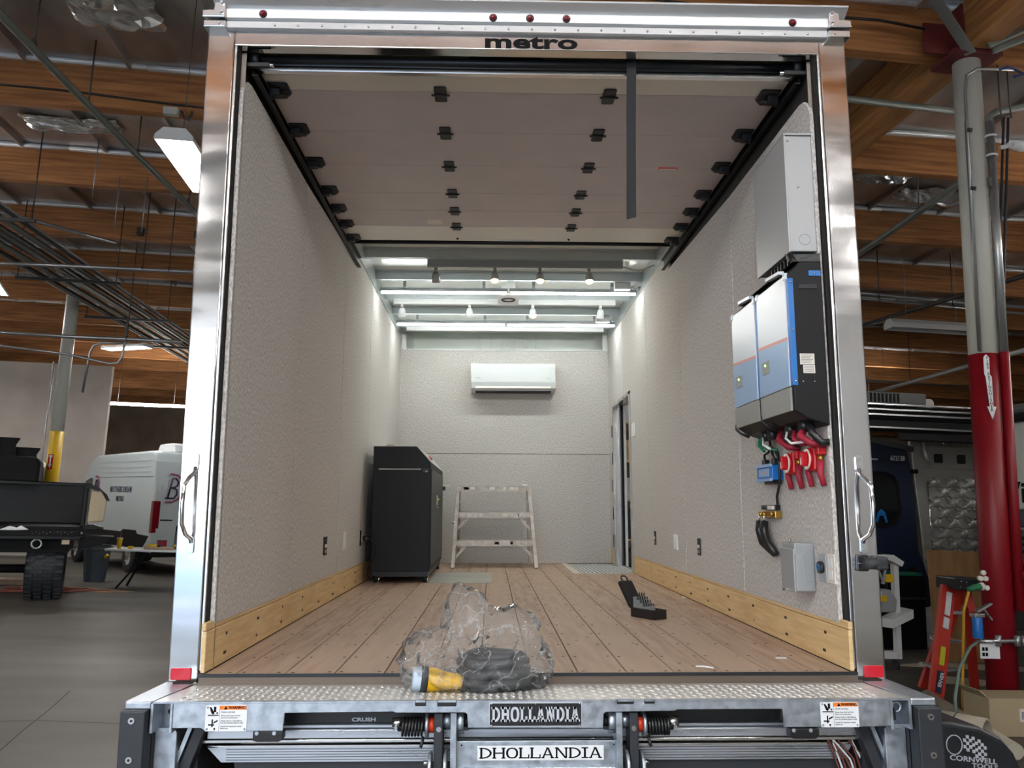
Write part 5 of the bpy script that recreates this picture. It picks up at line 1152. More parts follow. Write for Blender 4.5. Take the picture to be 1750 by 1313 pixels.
# left column
c = thing('column', 'slim round column painted white above and yellow below behind the black truck', 'column', (-7.85, 14.5, 0))
MB().cyl((-7.85, 14.5, 2.99), (-7.85, 14.5, 6.35), 0.125, 24).build('white_shaft', 'column_white', c)
MB().cyl((-7.85, 14.5, 0), (-7.85, 14.5, 2.99), 0.128, 24).build('yellow_shaft', 'column_yellow', c)
MB().tube([(-8.03, 14.4, 0.5), (-8.03, 14.4, 4.4)], 0.016, 6).build('conduit', 'conduit', c)
sg = MB().box(-7.90, -7.81, 14.36, 14.375, 2.22, 2.52).build('arrow_sign', 'red_reflector', c, label='red sign with a white arrow pointing down')
MB().prism([(-7.885, 2.50), (-7.825, 2.50), (-7.825, 2.46), (-7.842, 2.46), (-7.842, 2.32), (-7.822, 2.32), (-7.855, 2.24), (-7.888, 2.32), (-7.868, 2.32), (-7.868, 2.46), (-7.885, 2.46)], 'y', 14.352, 14.361).build('arrow', 'white_plastic', sg)
MB().box(-8.0, -7.7, 14.3, 14.7, 6.28, 6.36).build('cap', 'column_white', c)
# torn and sagging pieces of foil under the deck
def foil_flap(x, y, sx, sy, seed, label):
    nx, ny = 16, 12; vs = []; fs = []
    for i in range(nx+1):
        for j in range(ny+1):
            u_, v_ = i/nx, j/ny; px_ = x+(u_-0.5)*sx+0.06*noise.noise(Vector((u_*5, v_*5, seed))); py_ = y+(v_-0.5)*sy+0.06*noise.noise(Vector((u_*5, v_*5, seed+9)))
            vs.append((px_, py_, 6.915-0.10*abs(noise.noise(Vector((u_*4, v_*4, seed+3))))-0.05*abs(noise.noise(Vector((u_*9, v_*9, seed+5))))-0.06*math.sin(math.pi*u_)*v_))
    for i in range(nx):
        for j in range(ny): a = i*(ny+1)+j; fs.append((a, a+ny+1, a+ny+2, a+1))
    tag(MB().add(vs, fs, False).build('foil_flap', 'foil_shiny'), label, 'foil')
mat('foil_shiny', (0.85,0.86,0.87), 0.22, 0.8)
foil_flap(-4.0, 5.55, 0.95, 0.75, 1, 'crumpled shiny foil flap sagging above the first beam at upper left')
foil_flap(-5.6, 8.55, 1.3, 0.35, 2, 'pale foil fold between the first and second beam at left')
foil_flap(7.6, 8.7, 1.5, 0.45, 4, 'pale crumpled foil fold above the second beam on the right')
foil_flap(6.3, 8.1, 0.9, 0.5, 7, 'crumpled foil piece left of the white column')
# ---------------- pipes and conduits
def pipe(name, pts, r, m, label, cat='pipe', hang=()):
    t = thing(name, label, cat, pts[0])
    MB().tube(pts, r, 10).build('run', m, t)
    for h in hang:
        MB().cyl((h[0], h[1], h[2]), (h[0], h[1], 6.93), 0.010, 6).build('hanger_rod', 'dark_pipe', t)
        MB().ring((h[0], h[1], h[2]-r*0.2), r+0.012, 0.008, 'x', 14, 5).build('hanger_ring', 'dark_pipe', t)
    return t
pipe('sprinkler_pipe', [(-4.62, 3.6, 6.1), (-4.55, 4.6, 6.1), (-4.32, 7.73, 6.1), (-4.05, 10.5, 6.1)], 0.042, 'pipe_grey', 'grey green sprinkler pipe running diagonally across the upper left', hang=((-4.50, 5.14, 6.14), (-4.45, 6.35, 6.14), (-4.33, 7.63, 6.14), (-4.14, 9.3, 6.14)))
pipe('sprinkler_pipe', [(-8.2, 9.5, 6.1), (-6.9, 10.6, 6.1), (-5.9, 11.35, 6.05)], 0.03, 'conduit', 'short pale pipe ending in a joint below the third timber beam')
pipe('sprinkler_pipe', [(5.2, 4.6, 5.98), (3.0, 4.5, 5.98), (1.5, 4.45, 5.98)], 0.035, 'pipe_grey', 'thin grey pipe crossing behind the upper right of the frame to the column')
pipe('sprinkler_pipe', [(5.85, 5.6, 5.8), (5.98, 7.0, 5.8), (6.14, 9.0, 5.8), (6.35, 12.0, 5.8)], 0.045, 'pipe_grey', 'dark sprinkler pipe receding between the frame and the red column', hang=((6.0, 6.9, 5.84), (6.15, 9.1, 5.84)))
pipe('conduit_run', [(6.5, 11.25, 6.0), (9.2, 11.5, 6.0), (10.4, 11.6, 6.0)], 0.05, 'conduit', 'pale horizontal pipe below the fourth beam on the right')
pipe('conduit_run', [(6.5, 11.15, 5.86), (9.2, 11.4, 5.86), (12.5, 11.7, 5.86)], 0.028, 'conduit', 'thin conduit just under the pale pipe on the right', hang=((8.0, 11.29, 5.88), (9.6, 11.44, 5.88)))
pipe('conduit_run', [(10.95, 17.2, 5.0), (10.9, 15.0, 5.0), (10.8, 12.6, 5.0), (10.7, 10.5, 5.0)], 0.045, 'foil_strip', 'bright sloping conduit behind the red column')
pipe('conduit_run', [(8.0, 16.5, 5.3), (14.0, 16.8, 5.3)], 0.03, 'conduit', 'thin far conduit crossing behind the red column', hang=((9.0, 16.55, 5.32), (12.0, 16.7, 5.32)))
pipe('sprinkler_pipe', [(7.6, 15.6, 5.6), (8.9, 10.6, 5.75), (9.3, 9.0, 5.8)], 0.04, 'dark_pipe', 'dark pipe receding above the unlit strip light')
pipe('conduit_run', [(-8.6, 10.85, 5.40), (-6.65, 10.75, 5.42), (-4.22, 10.55, 5.40), (-1.5, 10.35, 5.40)], 0.033, 'conduit', 'pale conduit crossing in front of the cable bundle', hang=((-5.17, 10.63, 5.44), (-4.74, 10.59, 5.44)))
pipe('conduit_run', [(-9.5, 12.1, 4.53), (-6.9, 12.35, 4.55), (-5.7, 12.3, 4.55), (-4.9, 12.2, 4.53)], 0.035, 'conduit', 'lower pale conduit passing the yellow column', hang=((-5.9, 12.3, 4.57),))
pipe('conduit_run', [(-9.5, 12.0, 4.38), (-6.9, 12.3, 4.22), (-6.2, 12.4, 4.10), (-6.05, 12.4, 4.12), (-5.98, 12.4, 4.25), (-5.95, 12.4, 4.95)], 0.022, 'conduit', 'bent thin conduit turning up beside the yellow column')
pipe('conduit_run', [(-6.60, 12.4, 3.55), (-6.55, 12.4, 4.30), (-6.50, 12.4, 4.42), (-6.35, 12.4, 4.48), (-5.9, 12.4, 4.50)], 0.022, 'conduit', 'hooked thin conduit hanging beside the yellow column')
cb_ = thing('conduit_bundle', 'wide bundle of grey conduits receding along the upper left', 'conduits', (-7.0, 12, 5.6))
for k in range(16):
    f = k/15; off = f*1.25+0.05*math.sin(k*2.3)
    MB().tube([(-7.55+off, 7.6, 5.55+0.03*math.cos(k*1.7)), (-7.45+off, 12.0, 5.56), (-7.30+off, 18.0, 5.57), (-7.2+off, 24.0, 5.6)], 0.018+0.008*((k*7) % 3), 7).build('conduit', ('conduit', 'pipe_grey', 'dark_pipe', 'conduit')[k % 4], cb_)
for y in (8.7, 11.9, 14.9, 18.0):
    MB().box(-7.75, -6.0, y, y+0.05, 5.46, 5.51).build('trapeze', 'dark_pipe', cb_)
    for x in (-7.72, -6.05): MB().cyl((x, y+0.02, 5.46), (x, y+0.02, 6.93), 0.010, 6).build('hanger_rod', 'dark_pipe', cb_)
for k, (x, y0, z0, z1) in enumerate(((-5.05, 9.0, 6.35, 5.55), (-4.7, 9.1, 6.4, 5.55), (-5.75, 6.5, 7.0, 6.15), (-5.4, 9.0, 6.9, 6.0))):
    tag(MB().cyl((x, y0, z1), (x, y0, z0), 0.008, 6).build('drop_rod', 'conduit'), ('left of two thin rods hanging under the second beam', 'right of two thin rods hanging under the second beam', 'thin rod hanging in front of the first beam', 'thin rod hanging between the first and second beam')[k], 'rod')
for k, (x, y, z) in enumerate(((-5.75, 11.96, 6.5), (-4.75, 11.96, 6.5))):
    tag(MB().box(x-0.05, x+0.05, y-0.03, y+0.08, z-0.08, z+0.06).build('beam_hanger', 'dark_pipe', bev=0.005), ('left', 'right')[k]+' dark steel hanger on the third beam from the front, upper left', 'hanger')
bx_ = thing('junction_box', 'small grey junction box under the first beam at upper left', 'junction box', (-3.55, 6.8, 6.3))
MB().box(-3.75, -3.58, 6.70, 6.78, 6.27, 6.36).build('box', 'column_white', bx_, bev=0.004); MB().tube([(-3.55, 6.74, 6.34), (-3.50, 6.74, 6.24), (-3.44, 6.74, 6.22), (-3.42, 6.74, 6.34)], 0.015, 6).build('cable_loop', 'dark_pipe', bx_)
tag(MB().tube([(-8, 6.82, 6.55), (-5.0, 6.82, 6.52), (-3.6, 6.82, 6.45), (-1.5, 6.82, 6.40)], 0.012, 6).build('black_cable', 'black_plastic'), 'thin black cable tacked along the first beam at upper left', 'cable')
tag(MB().tube([(4.28, 4.06, 6.52), (3.8, 4.05, 6.56), (2.5, 4.1, 6.56), (1.2, 4.1, 6.58)], 0.014, 6).build('black_cable', 'black_plastic'), 'thin black cable along the beam left of the white column top', 'cable')
# steel strut braces at the column head
t = thing('steel_brace', 'flat galvanised brace across the girder by the column head', 'brace', (4.7, 3.5, 6.4))
MB().beam((4.72, 4.02, 6.28), (3.55, 3.2, 6.62), 0.10, 0.012).build('strap', 'conduit', t)
MB().beam((4.82, 3.9, 6.30), (5.9, 3.3, 6.72), 0.05, 0.05).build('channel', 'pipe_grey', t); MB().beam((4.9, 3.95, 6.28), (6.1, 3.45, 6.70), 0.05, 0.05).build('channel', 'pipe_grey', t)
# ================================================================== LEFT SIDE: black truck, van, table
mat('truck_black', (0.004,0.0042,0.0045), 0.4, spec=0.25)
mat('truck_dull', (0.005,0.005,0.0055), 0.65, spec=0.2)
mat('lamp_beige', srgb(190,172,140), 0.4)
mat('van_white', srgb(196,206,208), 0.3, coat=0.3)
mat('glass_dark', (0.01,0.012,0.014), 0.06)
mat('bin_grey', srgb(74,84,94), 0.5)
mat('logo_pink', srgb(150,70,100), 0.5)
mat('logo_navy', srgb(40,34,66), 0.5)
tk = thing('offroad_truck', 'black off-road pickup truck seen from behind at the left edge', 'truck', (-5.9, 11.35, 0), (0, 0, R(20)))
YT = 11.35
MB().box(-8.7, -5.90, YT+0.05, 14.2, 1.12, 1.20).build('bed_floor', 'truck_dull', tk)
MB().box(-5.97, -5.90, YT, 14.2, 1.20, 1.90).build('bed_side', 'truck_black', tk, bev=0.02)
MB().box(-8.7, -8.62, YT, 14.2, 1.20, 1.90).build('bed_side', 'truck_black', tk, bev=0.02)
MB().box(-8.7, -5.90, 13.4, 13.5, 1.20, 1.95).build('bed_front', 'truck_black', tk, bev=0.01)
MB().box(-8.72, -5.93, YT-0.02, YT+0.03, 1.86, 1.905).build('top_rail', 'truck_black', tk, bev=0.01)
MB().box(-8.7, -5.96, YT-0.10, YT+0.05, 1.05, 1.13).build('tailgate_edge', 'truck_dull', tk, bev=0.01)
MB().prism([(-8.7, 1.0), (-5.95, 1.0), (-5.90, 1.06), (-8.7, 1.06)], 'y', YT-0.16, YT-0.08).build('bumper', 'truck_black', tk, bev=0.01)
rvv = MB()
for k in range(12): rvv.sphere((-6.62+k*0.05, YT-0.165, 1.095+0.02*(k % 2)), 0.008, 6, 4)
rvv.build('rivets', 'chrome', tk, kind='stuff')
MB().prism([(-5.92, 1.16), (-5.62, 1.17), (-5.62, 1.20), (-5.75, 1.24), (-5.92, 1.24)], 'y', YT-0.15, YT+0.3).build('step_corner', 'truck_black', tk, bev=0.01)
MB().prism([(-5.95, 1.08), (-5.45, 1.06), (-5.62, 0.92), (-5.95, 0.86)], 'y', YT-0.1, YT+0.25).build('mud_flap', 'truck_dull', tk, bev=0.01)
lb_ = MB().prism([(-5.87, 1.28), (-5.63, 1.30), (-5.61, 1.66), (-5.70, 1.78), (-5.86, 1.80)], 'y', YT-0.02, YT+0.25).build('tail_lamp', 'lamp_beige', tk, bev=0.02, label='tall beige tail lamp cover')
for x in (-5.80, -5.72): MB().box(x-0.012, x+0.012, YT-0.03, YT-0.015, 1.30, 1.72).build('lamp_rib', 'lamp_beige', lb_)
MB().prism([(-5.93, 1.90), (-5.78, 1.88), (-5.62, 1.74), (-5.57, 1.64), (-5.62, 1.64), (-5.72, 1.80), (-5.93, 1.84)], 'y', YT-0.03, YT+0.25).build('lamp_hood', 'truck_black', tk)
for x in (-6.42, -8.3):
    ty = MB().lathe([(0.26, -0.27), (0.46, -0.28), (0.515, -0.24), (0.53, -0.12), (0.53, 0.12), (0.515, 0.24), (0.46, 0.28), (0.26, 0.27)], (x, 12.1, 0.53), 'x', 36).build('tyre', 'rubber', tk)
    kn = MB()
    for i in range(30):
        a = 2*math.pi*i/30
        for dx in (-0.21, -0.07, 0.07, 0.21):
            aa = a+(0.1 if dx in (-0.07, 0.21) else 0)
            kn.obox((x+dx, 12.1+0.528*math.cos(aa), 0.53+0.528*math.sin(aa)), (0.105, 0.06, 0.05), Matrix.Rotation(aa, 3, 'X'))
    kn.build('tread_blocks', 'rubber', ty, kind='stuff')
    MB().cyl((x-0.1, 12.1, 0.485), (x+0.1, 12.1, 0.485), 0.24, 20).build('wheel', 'truck_dull', tk)
MB().cyl((-8.3, 12.1, 0.485), (-6.4, 12.1, 0.485), 0.07, 12).build('axle', 'truck_dull', tk)
MB().sphere((-7.3, 12.1, 0.5), 0.18, 14, 10).build('differential', 'truck_dull', tk)
MB().box(-8.4, -6.1, YT+0.15, 14.0, 0.78, 1.12).build('frame', 'truck_dull', tk)
MB().ring((-6.55, YT-0.10, 0.93), 0.07, 0.018, 'y', 18, 8).build('tow_hook', 'conduit', tk)
MB().box(-6.20, -6.09, YT-0.14, YT-0.12, 0.93, 1.02).build('marker', 'lamp_beige', tk)
MB().box(-7.20, -7.08, YT+0.1, YT+0.2, 0.55, 0.56).build('plate_bracket', 'white_plastic', tk)
# cab and gear on the bed
MB().prism([(-9.5, 1.9), (-6.80, 1.9), (-6.80, 2.25), (-6.90, 2.42), (-7.05, 2.46), (-9.5, 2.5)], 'y', 14.4, 16.4).build('cab', 'truck_black', tk, bev=0.04)
MB().box(-8.9, -7.1, 14.38, 14.41, 1.98, 2.34).build('rear_window', 'glass_dark', tk)
MB().prism([(-9.5, 1.9), (-6.72, 1.9), (-6.72, 2.30), (-6.80, 2.36), (-9.5, 2.40)], 'y', 12.6, 13.4).build('bed_cover', 'truck_dull', tk, bev=0.05)
for k in range(3):
    x0 = -8.2+k*0.32; z0 = 2.72-k*0.15
    MB().prism([(x0, 2.36), (x0+0.75, 2.30), (x0+0.72, z0), (x0+0.78, z0+0.12), (x0+0.40, z0+0.12), (x0+0.10, z0+0.10)], 'y', 12.7+k*0.2, 12.85+k*0.2).build('roof_fin', 'truck_dull', tk, bev=0.015)
tag(MB().prism([(-7.1, 1.13), (-6.95, 1.20), (-6.85, 1.17), (-6.80, 1.21), (-6.68, 1.14), (-6.85, 1.13)], 'y', YT-0.08, YT+0.02).xf(Matrix.Translation((-5.9, 11.35, 0.005)) @ Matrix.Rotation(R(20), 4, 'Z') @ Matrix.Translation((5.9, -11.35, 0))).build('white_rag', 'white_plastic', bev=0.01), 'white rag lying on the tailgate edge of the black truck', 'rag')
# white van
vn = thing('white_van', 'white high-roof cargo van parked behind the folding table', 'van', (-6.4, 16.3, 0), (0, 0, math.atan2(.78, -.625)), local=True)
side = [(0.0, 0.50), (-0.02, 1.0), (0.02, 1.9), (0.10, 2.55), (0.20, 2.76), (0.45, 2.80), (3.9, 2.78), (4.35, 2.62), (4.75, 2.30), (5.15, 1.70), (5.75, 1.45), (5.92, 1.1), (5.92, 0.45), (5.4, 0.42), (5.25, 0.80), (4.95, 0.93), (4.6, 0.80), (4.45, 0.42), (1.75, 0.42), (1.6, 0.80), (1.25, 0.95), (0.92, 0.80), (0.78, 0.50)]
MB().prism(side, 'y', -2.0, 0.0).build('body', 'van_white', vn, bev=0.06, seg=3)
MB().box(-0.10, 0.02, -1.95, -0.05, 0.42, 0.62).build('rear_bumper', 'truck_dull', vn, bev=0.03)
MB().prism([(0.4, 0.60), (4.4, 0.56), (4.4, 0.92), (1.75, 0.92), (1.6, 0.98), (0.85, 0.98), (0.75, 0.90), (0.10, 0.88)], 'y', 0.0, 0.02).build('side_cladding', 'truck_dull', vn, bev=0.005)
MB().box(-0.022, 0.10, -0.16, 0.006, 0.95, 1.66).build('tail_lamp', 'red_light', vn, bev=0.015)
MB().box(-0.022, 0.10, -1.99, -1.84, 0.95, 1.66).build('tail_lamp', 'red_light', vn, bev=0.015)
MB().prism([(4.10, 1.62), (4.95, 1.66), (4.62, 2.12), (4.25, 2.20), (4.10, 2.18)], 'y', -0.01, 0.004).build('cab_window', 'glass_dark', vn)
for z in (2.58, 2.44, 2.32, 2.22): MB().box(0.35 if z > 2.3 else 0.12, 3.9, 0.0, 0.008, z-0.006, z+0.006).build('side_rib', 'van_white', vn)
for z in (1.36, 1.14): MB().box(0.2, 4.0, 0.0, 0.006, z-0.008, z+0.008).build('side_rib', 'van_white', vn)
MB().box(0.15, 3.9, 0.0, 0.004, 2.20, 2.208).build('rain_line', 'grey_ink', vn)
MB().box(-0.01, 0.0, -1.005, -0.995, 0.62, 2.65).build('door_gap', 'grey_ink', vn)
for z in (1.90, 0.95): MB().box(-0.035, -0.01, -0.16, -0.10, z, z+0.10).build('door_hinge', 'van_white', vn, bev=0.005)
MB().box(-0.035, -0.015, -0.45, -0.18, 1.22, 1.25).build('door_handle', 'truck_dull', vn)
for u_ in (1.25, 4.93):
    MB().lathe([(0.20, -0.11), (0.32, -0.11), (0.36, -0.08), (0.36, 0.08), (0.32, 0.11), (0.20, 0.11)], (u_, -0.12, 0.36), 'y', 28).build('tyre', 'rubber', vn)
    MB().lathe([(0.001, 0.06), (0.19, 0.09), (0.21, 0.11), (0.21, -0.05)], (u_, -0.12, 0.36), 'y', 24).build('rim', 'alu', vn)
    MB().lathe([(0.20, -0.11), (0.32, -0.11), (0.36, -0.08), (0.36, 0.08), (0.32, 0.11), (0.20, 0.11)], (u_, -1.88, 0.36), 'y', 28).build('tyre', 'rubber', vn)
rac = MB().prism([(0.45, 2.80), (0.50, 2.98), (0.60, 3.02), (1.35, 3.02), (1.5, 2.80)], 'y', -1.45, -0.55).build('roof_air_unit', 'white_plastic', vn, bev=0.03)
MB().box(0.44, 0.48, -1.2, -0.8, 2.86, 2.93).build('vent_slot', 'grey_ink', rac)
SIDE = lambda x, z: Matrix.Translation((x, 0.006, z)) @ Matrix(((-1,0,0,0),(0,0,1,0),(0,1,0,0),(0,0,0,1)))
REAR = lambda y, z: Matrix.Translation((-0.024, y, z)) @ Matrix(((0,0,-1,0),(-1,0,0,0),(0,1,0,0),(0,0,0,1)))
text('side_lettering', 'BROTHERS DREAM', 0.20, 'logo_navy', vn, SIDE(2.05, 1.90), ext=0.002, off=0.0015, sx=0.76, spacing=1.12)
text('side_lettering', 'METRO', 0.17, 'logo_navy', vn, SIDE(2.05, 1.68), ext=0.002, off=0.003, sx=0.9)
def dlogo(M, s):
    a = MB()
    def stroke(pts, r): a.tube([M @ Vector((p[0]*s, p[1]*s, 0)) for p in pts], r*s, 5)
    stroke([(-0.28, -0.5), (-0.05, -0.5), (0.18, -0.40), (0.30, -0.2), (0.33, 0.05), (0.28, 0.3), (0.12, 0.48), (-0.12, 0.52), (-0.18, 0.50)], 0.035)
    a.build('logo_d', 'logo_pink', vn); 
    b = MB()
    for pts in ([(-0.2, -0.36), (-0.08, 0.36), (0.06, 0.36), (0.15, 0.25), (0.12, 0.10), (0.0, 0.02), (-0.13, 0.02)], [(0.0, 0.02), (0.12, -0.05), (0.13, -0.22), (0.02, -0.36), (-0.28, -0.36)]): b.tube([M @ Vector((p[0]*s, p[1]*s, 0)) for p in pts], 0.035*s, 5)
    b.build('logo_b', 'logo_navy', vn)
dlogo(REAR(-0.42, 1.95), 0.62); dlogo(SIDE(3.75, 1.92), 0.62)
# folding table with tools
tb = thing('folding_table', 'white folding table with black legs in front of the white van', 'table', (-5.7, 14.0, 0))
MB().box(-6.35, -4.55, 13.55, 14.30, 0.70, 0.74).build('top', 'white_plastic', tb, bev=0.008)
for x in (-6.0, -4.9):
    for y, e_ in ((13.62, -1), (14.22, 1)): MB().beam((x+0.12, (13.62+14.22)/2+e_*0.10, 0.36), (x-0.1+0.0, y, 0.0), 0.03, 0.03).build('leg', 'truck_dull', tb)
    MB().beam((x+0.12, 13.82, 0.36), (x+0.12, 14.02, 0.36), 0.03, 0.03).build('cross_bar', 'truck_dull', tb)
    for y in (13.82, 14.02): MB().beam((x+0.12, y, 0.36), (x+0.16, y, 0.70), 0.03, 0.03).build('leg_upper', 'truck_dull', tb)
t = thing('paper_cup', 'yellow paper drink cup with a straw on the folding table', 'cup', (-6.12, 13.65, 0.74))
MB().lathe([(0.001, 0.0), (0.034, 0.0), (0.052, 0.19), (0.052, 0.195)], (-6.12, 13.65, 0.74), 'z', 18).build('cup', 'column_yellow', t); MB().cyl((-6.12, 13.65, 0.93), (-6.12, 13.65, 0.945), 0.055, 18).build('lid', 'white_plastic', t)
MB().cyl((-6.12, 13.65, 0.94), (-6.10, 13.65, 1.06), 0.005, 6).build('straw', 'orange_red', t)
for k, (x, y, sz, m, nm, lab) in enumerate(((-5.93, 13.72, (0.09, 0.07, 0.05), 'column_yellow', 'tape_measure', 'yellow tape measure beside the paper cup'), (-5.75, 13.68, (0.16, 0.10, 0.03), 'white_plastic', 'paper_bag', 'crumpled white paper bag on the folding table'), (-5.38, 13.62, (0.55, 0.06, 0.05), 'plank', 'wood_offcut', 'brown timber offcut at the front of the table'),
                                     (-5.45, 13.9, (0.42, 0.08, 0.05), 'conduit', 'metal_rail', 'short grey metal rail lying on the table'), (-4.98, 13.64, (0.12, 0.1, 0.06), 'black_plastic', 'battery_charger', 'black charger on the right half of the table'), (-4.80, 13.7, (0.12, 0.1, 0.12), 'orange_red', 'red_tool', 'red power tool at the right end of the table'))):
    tag(MB().obox((x, y, 0.742+sz[2]/2), sz, R(k*9-15)).build(nm, m, bev=min(sz)*0.25), lab, nm.replace('_', ' '))
for k, (x, lab) in enumerate(((-5.55, 'yellow and black drill lying on the left of the table'), (-5.05, 'yellow and black drill lying on the right of the table'))):
    t = thing('cordless_drill', lab, 'drill', (x, 13.8, 0.74), group='drills on the folding table')
    MB().cyl((x-0.10, 13.8, 0.80), (x+0.08, 13.8, 0.80), 0.035, 12).build('body', 'column_yellow', t); MB().beam((x-0.06, 13.8, 0.78), (x-0.12, 13.72, 0.768), 0.04, 0.03).build('grip', 'black_plastic', t); MB().cyl((x+0.08, 13.8, 0.80), (x+0.14, 13.8, 0.80), 0.022, 10).build('chuck', 'black_plastic', t)
t = thing('tool_bag', 'grey backpack shaped tool bag standing at the back of the table', 'bag', (-5.0, 14.15, 0.74))
MB().prism([(-5.25, 0.74), (-4.85, 0.74), (-4.87, 1.10), (-4.93, 1.2), (-5.17, 1.2), (-5.24, 1.10)], 'y', 14.05, 14.25).build('body', 'bin_grey', t, bev=0.03); MB().box(-5.16, -4.96, 14.03, 14.06, 0.85, 1.05).build('pocket', 'black_plastic', t, bev=0.01); MB().box(-5.22, -4.88, 14.02, 14.08, 1.08, 1.2).build('flap', 'truck_dull', t, bev=0.02)
t = thing('paint_tin', 'dark red round tin with a white cap on the table', 'tin', (-5.3, 14.0, 0.74))
MB().cyl((-5.48, 14.12, 0.742), (-5.48, 14.12, 0.88), 0.09, 16).build('tin', 'cable_red', t); MB().cyl((-5.48, 14.12, 0.88), (-5.48, 14.12, 0.90), 0.095, 16).build('cap', 'bracket_red', t)
# trash bin
t = thing('trash_bin', 'grey plastic trash bin between the black truck and the folding table', 'bin', (-7.05, 15.0, 0))
MB().lathe([(0.001, 0.0), (0.20, 0.0), (0.26, 0.62), (0.29, 0.64), (0.29, 0.70), (0.25, 0.70), (0.24, 0.60)], (-7.0, 15.0, 0), 'z', 12, smooth=False).build('body', 'bin_grey', t)
MB().lathe([(0.27, 0.70), (0.24, 0.74), (0.001, 0.72)], (-7.0, 15.0, 0), 'z', 12).build('liner', 'truck_dull', t)
MB().cyl((-6.78, 14.82, 0.48), (-6.72, 14.80, 0.55), 0.03, 8).build('yellow_tag', 'column_yellow', t)
# cardboard and orange cord
tag(MB().prism([(-8.0, 13.3), (-6.0, 12.9), (-5.6, 13.15), (-6.6, 13.7), (-7.6, 13.8)], 'z', 0.0, 0.006).build('cardboard_sheet', mat('cardboard', srgb(176,144,108), 0.8, col2=srgb(160,128,94), scale=3)), 'flat tan cardboard sheet lying on the floor under the orange cord', 'cardboard')
rg = random.Random(11); pts = []
for k in range(70):
    a = k*0.62; r_ = 0.28+0.22*rg.random(); pts.append((-7.1+1.3*r_*math.cos(a)+0.012*k-0.4, 13.0+0.9*r_*math.sin(a)+rg.uniform(-.05, .05), 0.018+0.0006*(k % 9)*3))
pts = [(-11.0, 10.9, 0.015), (-9.5, 11.6, 0.015), (-8.3, 12.2, 0.015)]+pts+[(-6.3, 13.1, 0.02), (-5.9, 13.2, 0.02)]
sp2 = []
for i in range(len(pts)-1):
    a, b = Vector(pts[i]), Vector(pts[i+1])
    for q in range(3): sp2.append(a.lerp(b, q/3))
tag(MB().tube(sp2, 0.011, 5).build('extension_cord', mat('cord_orange', srgb(170,92,74), 0.5)), 'tangled orange extension cord on the floor beside the black truck tyre', 'cord')
tag(MB().box(-8.9, -7.6, 13.86, 14.3, 0.0, 0.10).build('timber_pallet', 'plank_b', bev=0.01), 'low timber block on the floor behind the black truck axle', 'timber')
t = thing('lift_post', 'dark square lift post standing behind the van roof', 'post', (-8.0, 26.0, 0))
MB().box(-8.05, -7.45, 25.0, 25.5, 0, 3.95).build('post', 'truck_dull', t); MB().box(-8.12, -7.38, 24.9, 25.6, 0, 0.06).build('base', 'truck_dull', t)
# ================================================================== RIGHT SIDE
mat('van_blue', srgb(28,38,62), 0.35, coat=0.3)
mat('bare_metal', srgb(176,176,170), 0.38, 0.45, rvar=0.1, scale=6)
mat('plywood', srgb(168,128,84), 0.65, col2=srgb(148,108,68), scale=3, stretch=(4,1,0.6))
mat('ladder_red', srgb(196,52,38), 0.5)
mat('rv_white', srgb(214,218,210), 0.4)
mat('rv_dark', srgb(62,68,76), 0.4)
mat('rv_navy', srgb(30,42,66), 0.4)
mat('tube_tan', srgb(176,168,150), 0.7)
mat('hose_dark', srgb(50,52,56), 0.6)
# dark blue van with open rear door
bv = thing('blue_van', 'dark blue van with an open rear door showing bare dimpled metal', 'van', (7.2, 9.2, 0))
body = [(5.0, 0.45), (7.30, 0.45), (7.28, 0.9), (7.14, 1.3), (7.12, 1.9), (7.08, 2.5), (7.02, 2.80), (6.85, 2.92), (6.4, 2.98), (5.0, 2.98)]
MB().prism(body, 'y', 9.0, 13.0).build('body', 'van_blue', bv, bev=0.05, seg=3)
gs = MB().prism([(5.6, 1.62), (6.60, 1.62), (6.80, 1.72), (6.86, 1.9), (6.82, 2.30), (6.76, 2.42), (6.62, 2.47), (5.6, 2.47)], 'y', 8.975, 9.002).build('window_rubber', 'truck_dull', bv, bev=0.004)
MB().prism([(5.6, 1.68), (6.56, 1.68), (6.74, 1.77), (6.79, 1.92), (6.76, 2.28), (6.70, 2.37), (6.58, 2.41), (5.6, 2.41)], 'y', 8.965, 8.978).build('window', 'glass_dark', bv)
MB().prism([(6.42, 1.70), (6.46, 1.85), (6.52, 1.90), (6.58, 1.85), (6.62, 1.70), (6.58, 1.70), (6.55, 1.80), (6.49, 1.80), (6.46, 1.70)], 'y', 8.962, 8.967).build('blue_sticker', 'inv_blue', bv)
text('van_number', '612138', 0.105, 'white_plastic', bv, face_y(6.83, 8.985, 2.68), ext=0.002, off=0.002, sx=0.75)
MB().box(5.9, 6.50, 8.97, 8.985, 2.645, 2.665).build('wiper', 'white_plastic', bv)
MB().box(6.95, 7.06, 8.97, 9.0, 0.75, 1.05).build('door_recess', 'truck_dull', bv, bev=0.01)
MB().box(7.05, 7.13, 8.94, 9.02, 2.46, 2.52).build('hinge', 'truck_dull', bv)
dr = MB().prism([(7.06, 2.98), (7.20, 3.04), (8.3, 3.05), (8.3, 0.6), (7.25, 0.6), (7.18, 1.6)], 'y', 9.02, 9.08).build('rear_door', 'bare_metal', bv, bev=0.015, label='bare metal inside of the open rear door')
MB().tube([(7.25, 8.99, 2.98), (7.28, 8.98, 2.72), (7.34, 8.98, 2.62)], 0.025, 8).build('pressed_rib', 'bare_metal', dr); MB().tube([(7.26, 9.0, 3.0), (7.45, 8.99, 3.0), (7.58, 8.99, 2.95), (7.60, 8.99, 2.92)], 0.02, 8).build('pressed_rib', 'bare_metal', dr)
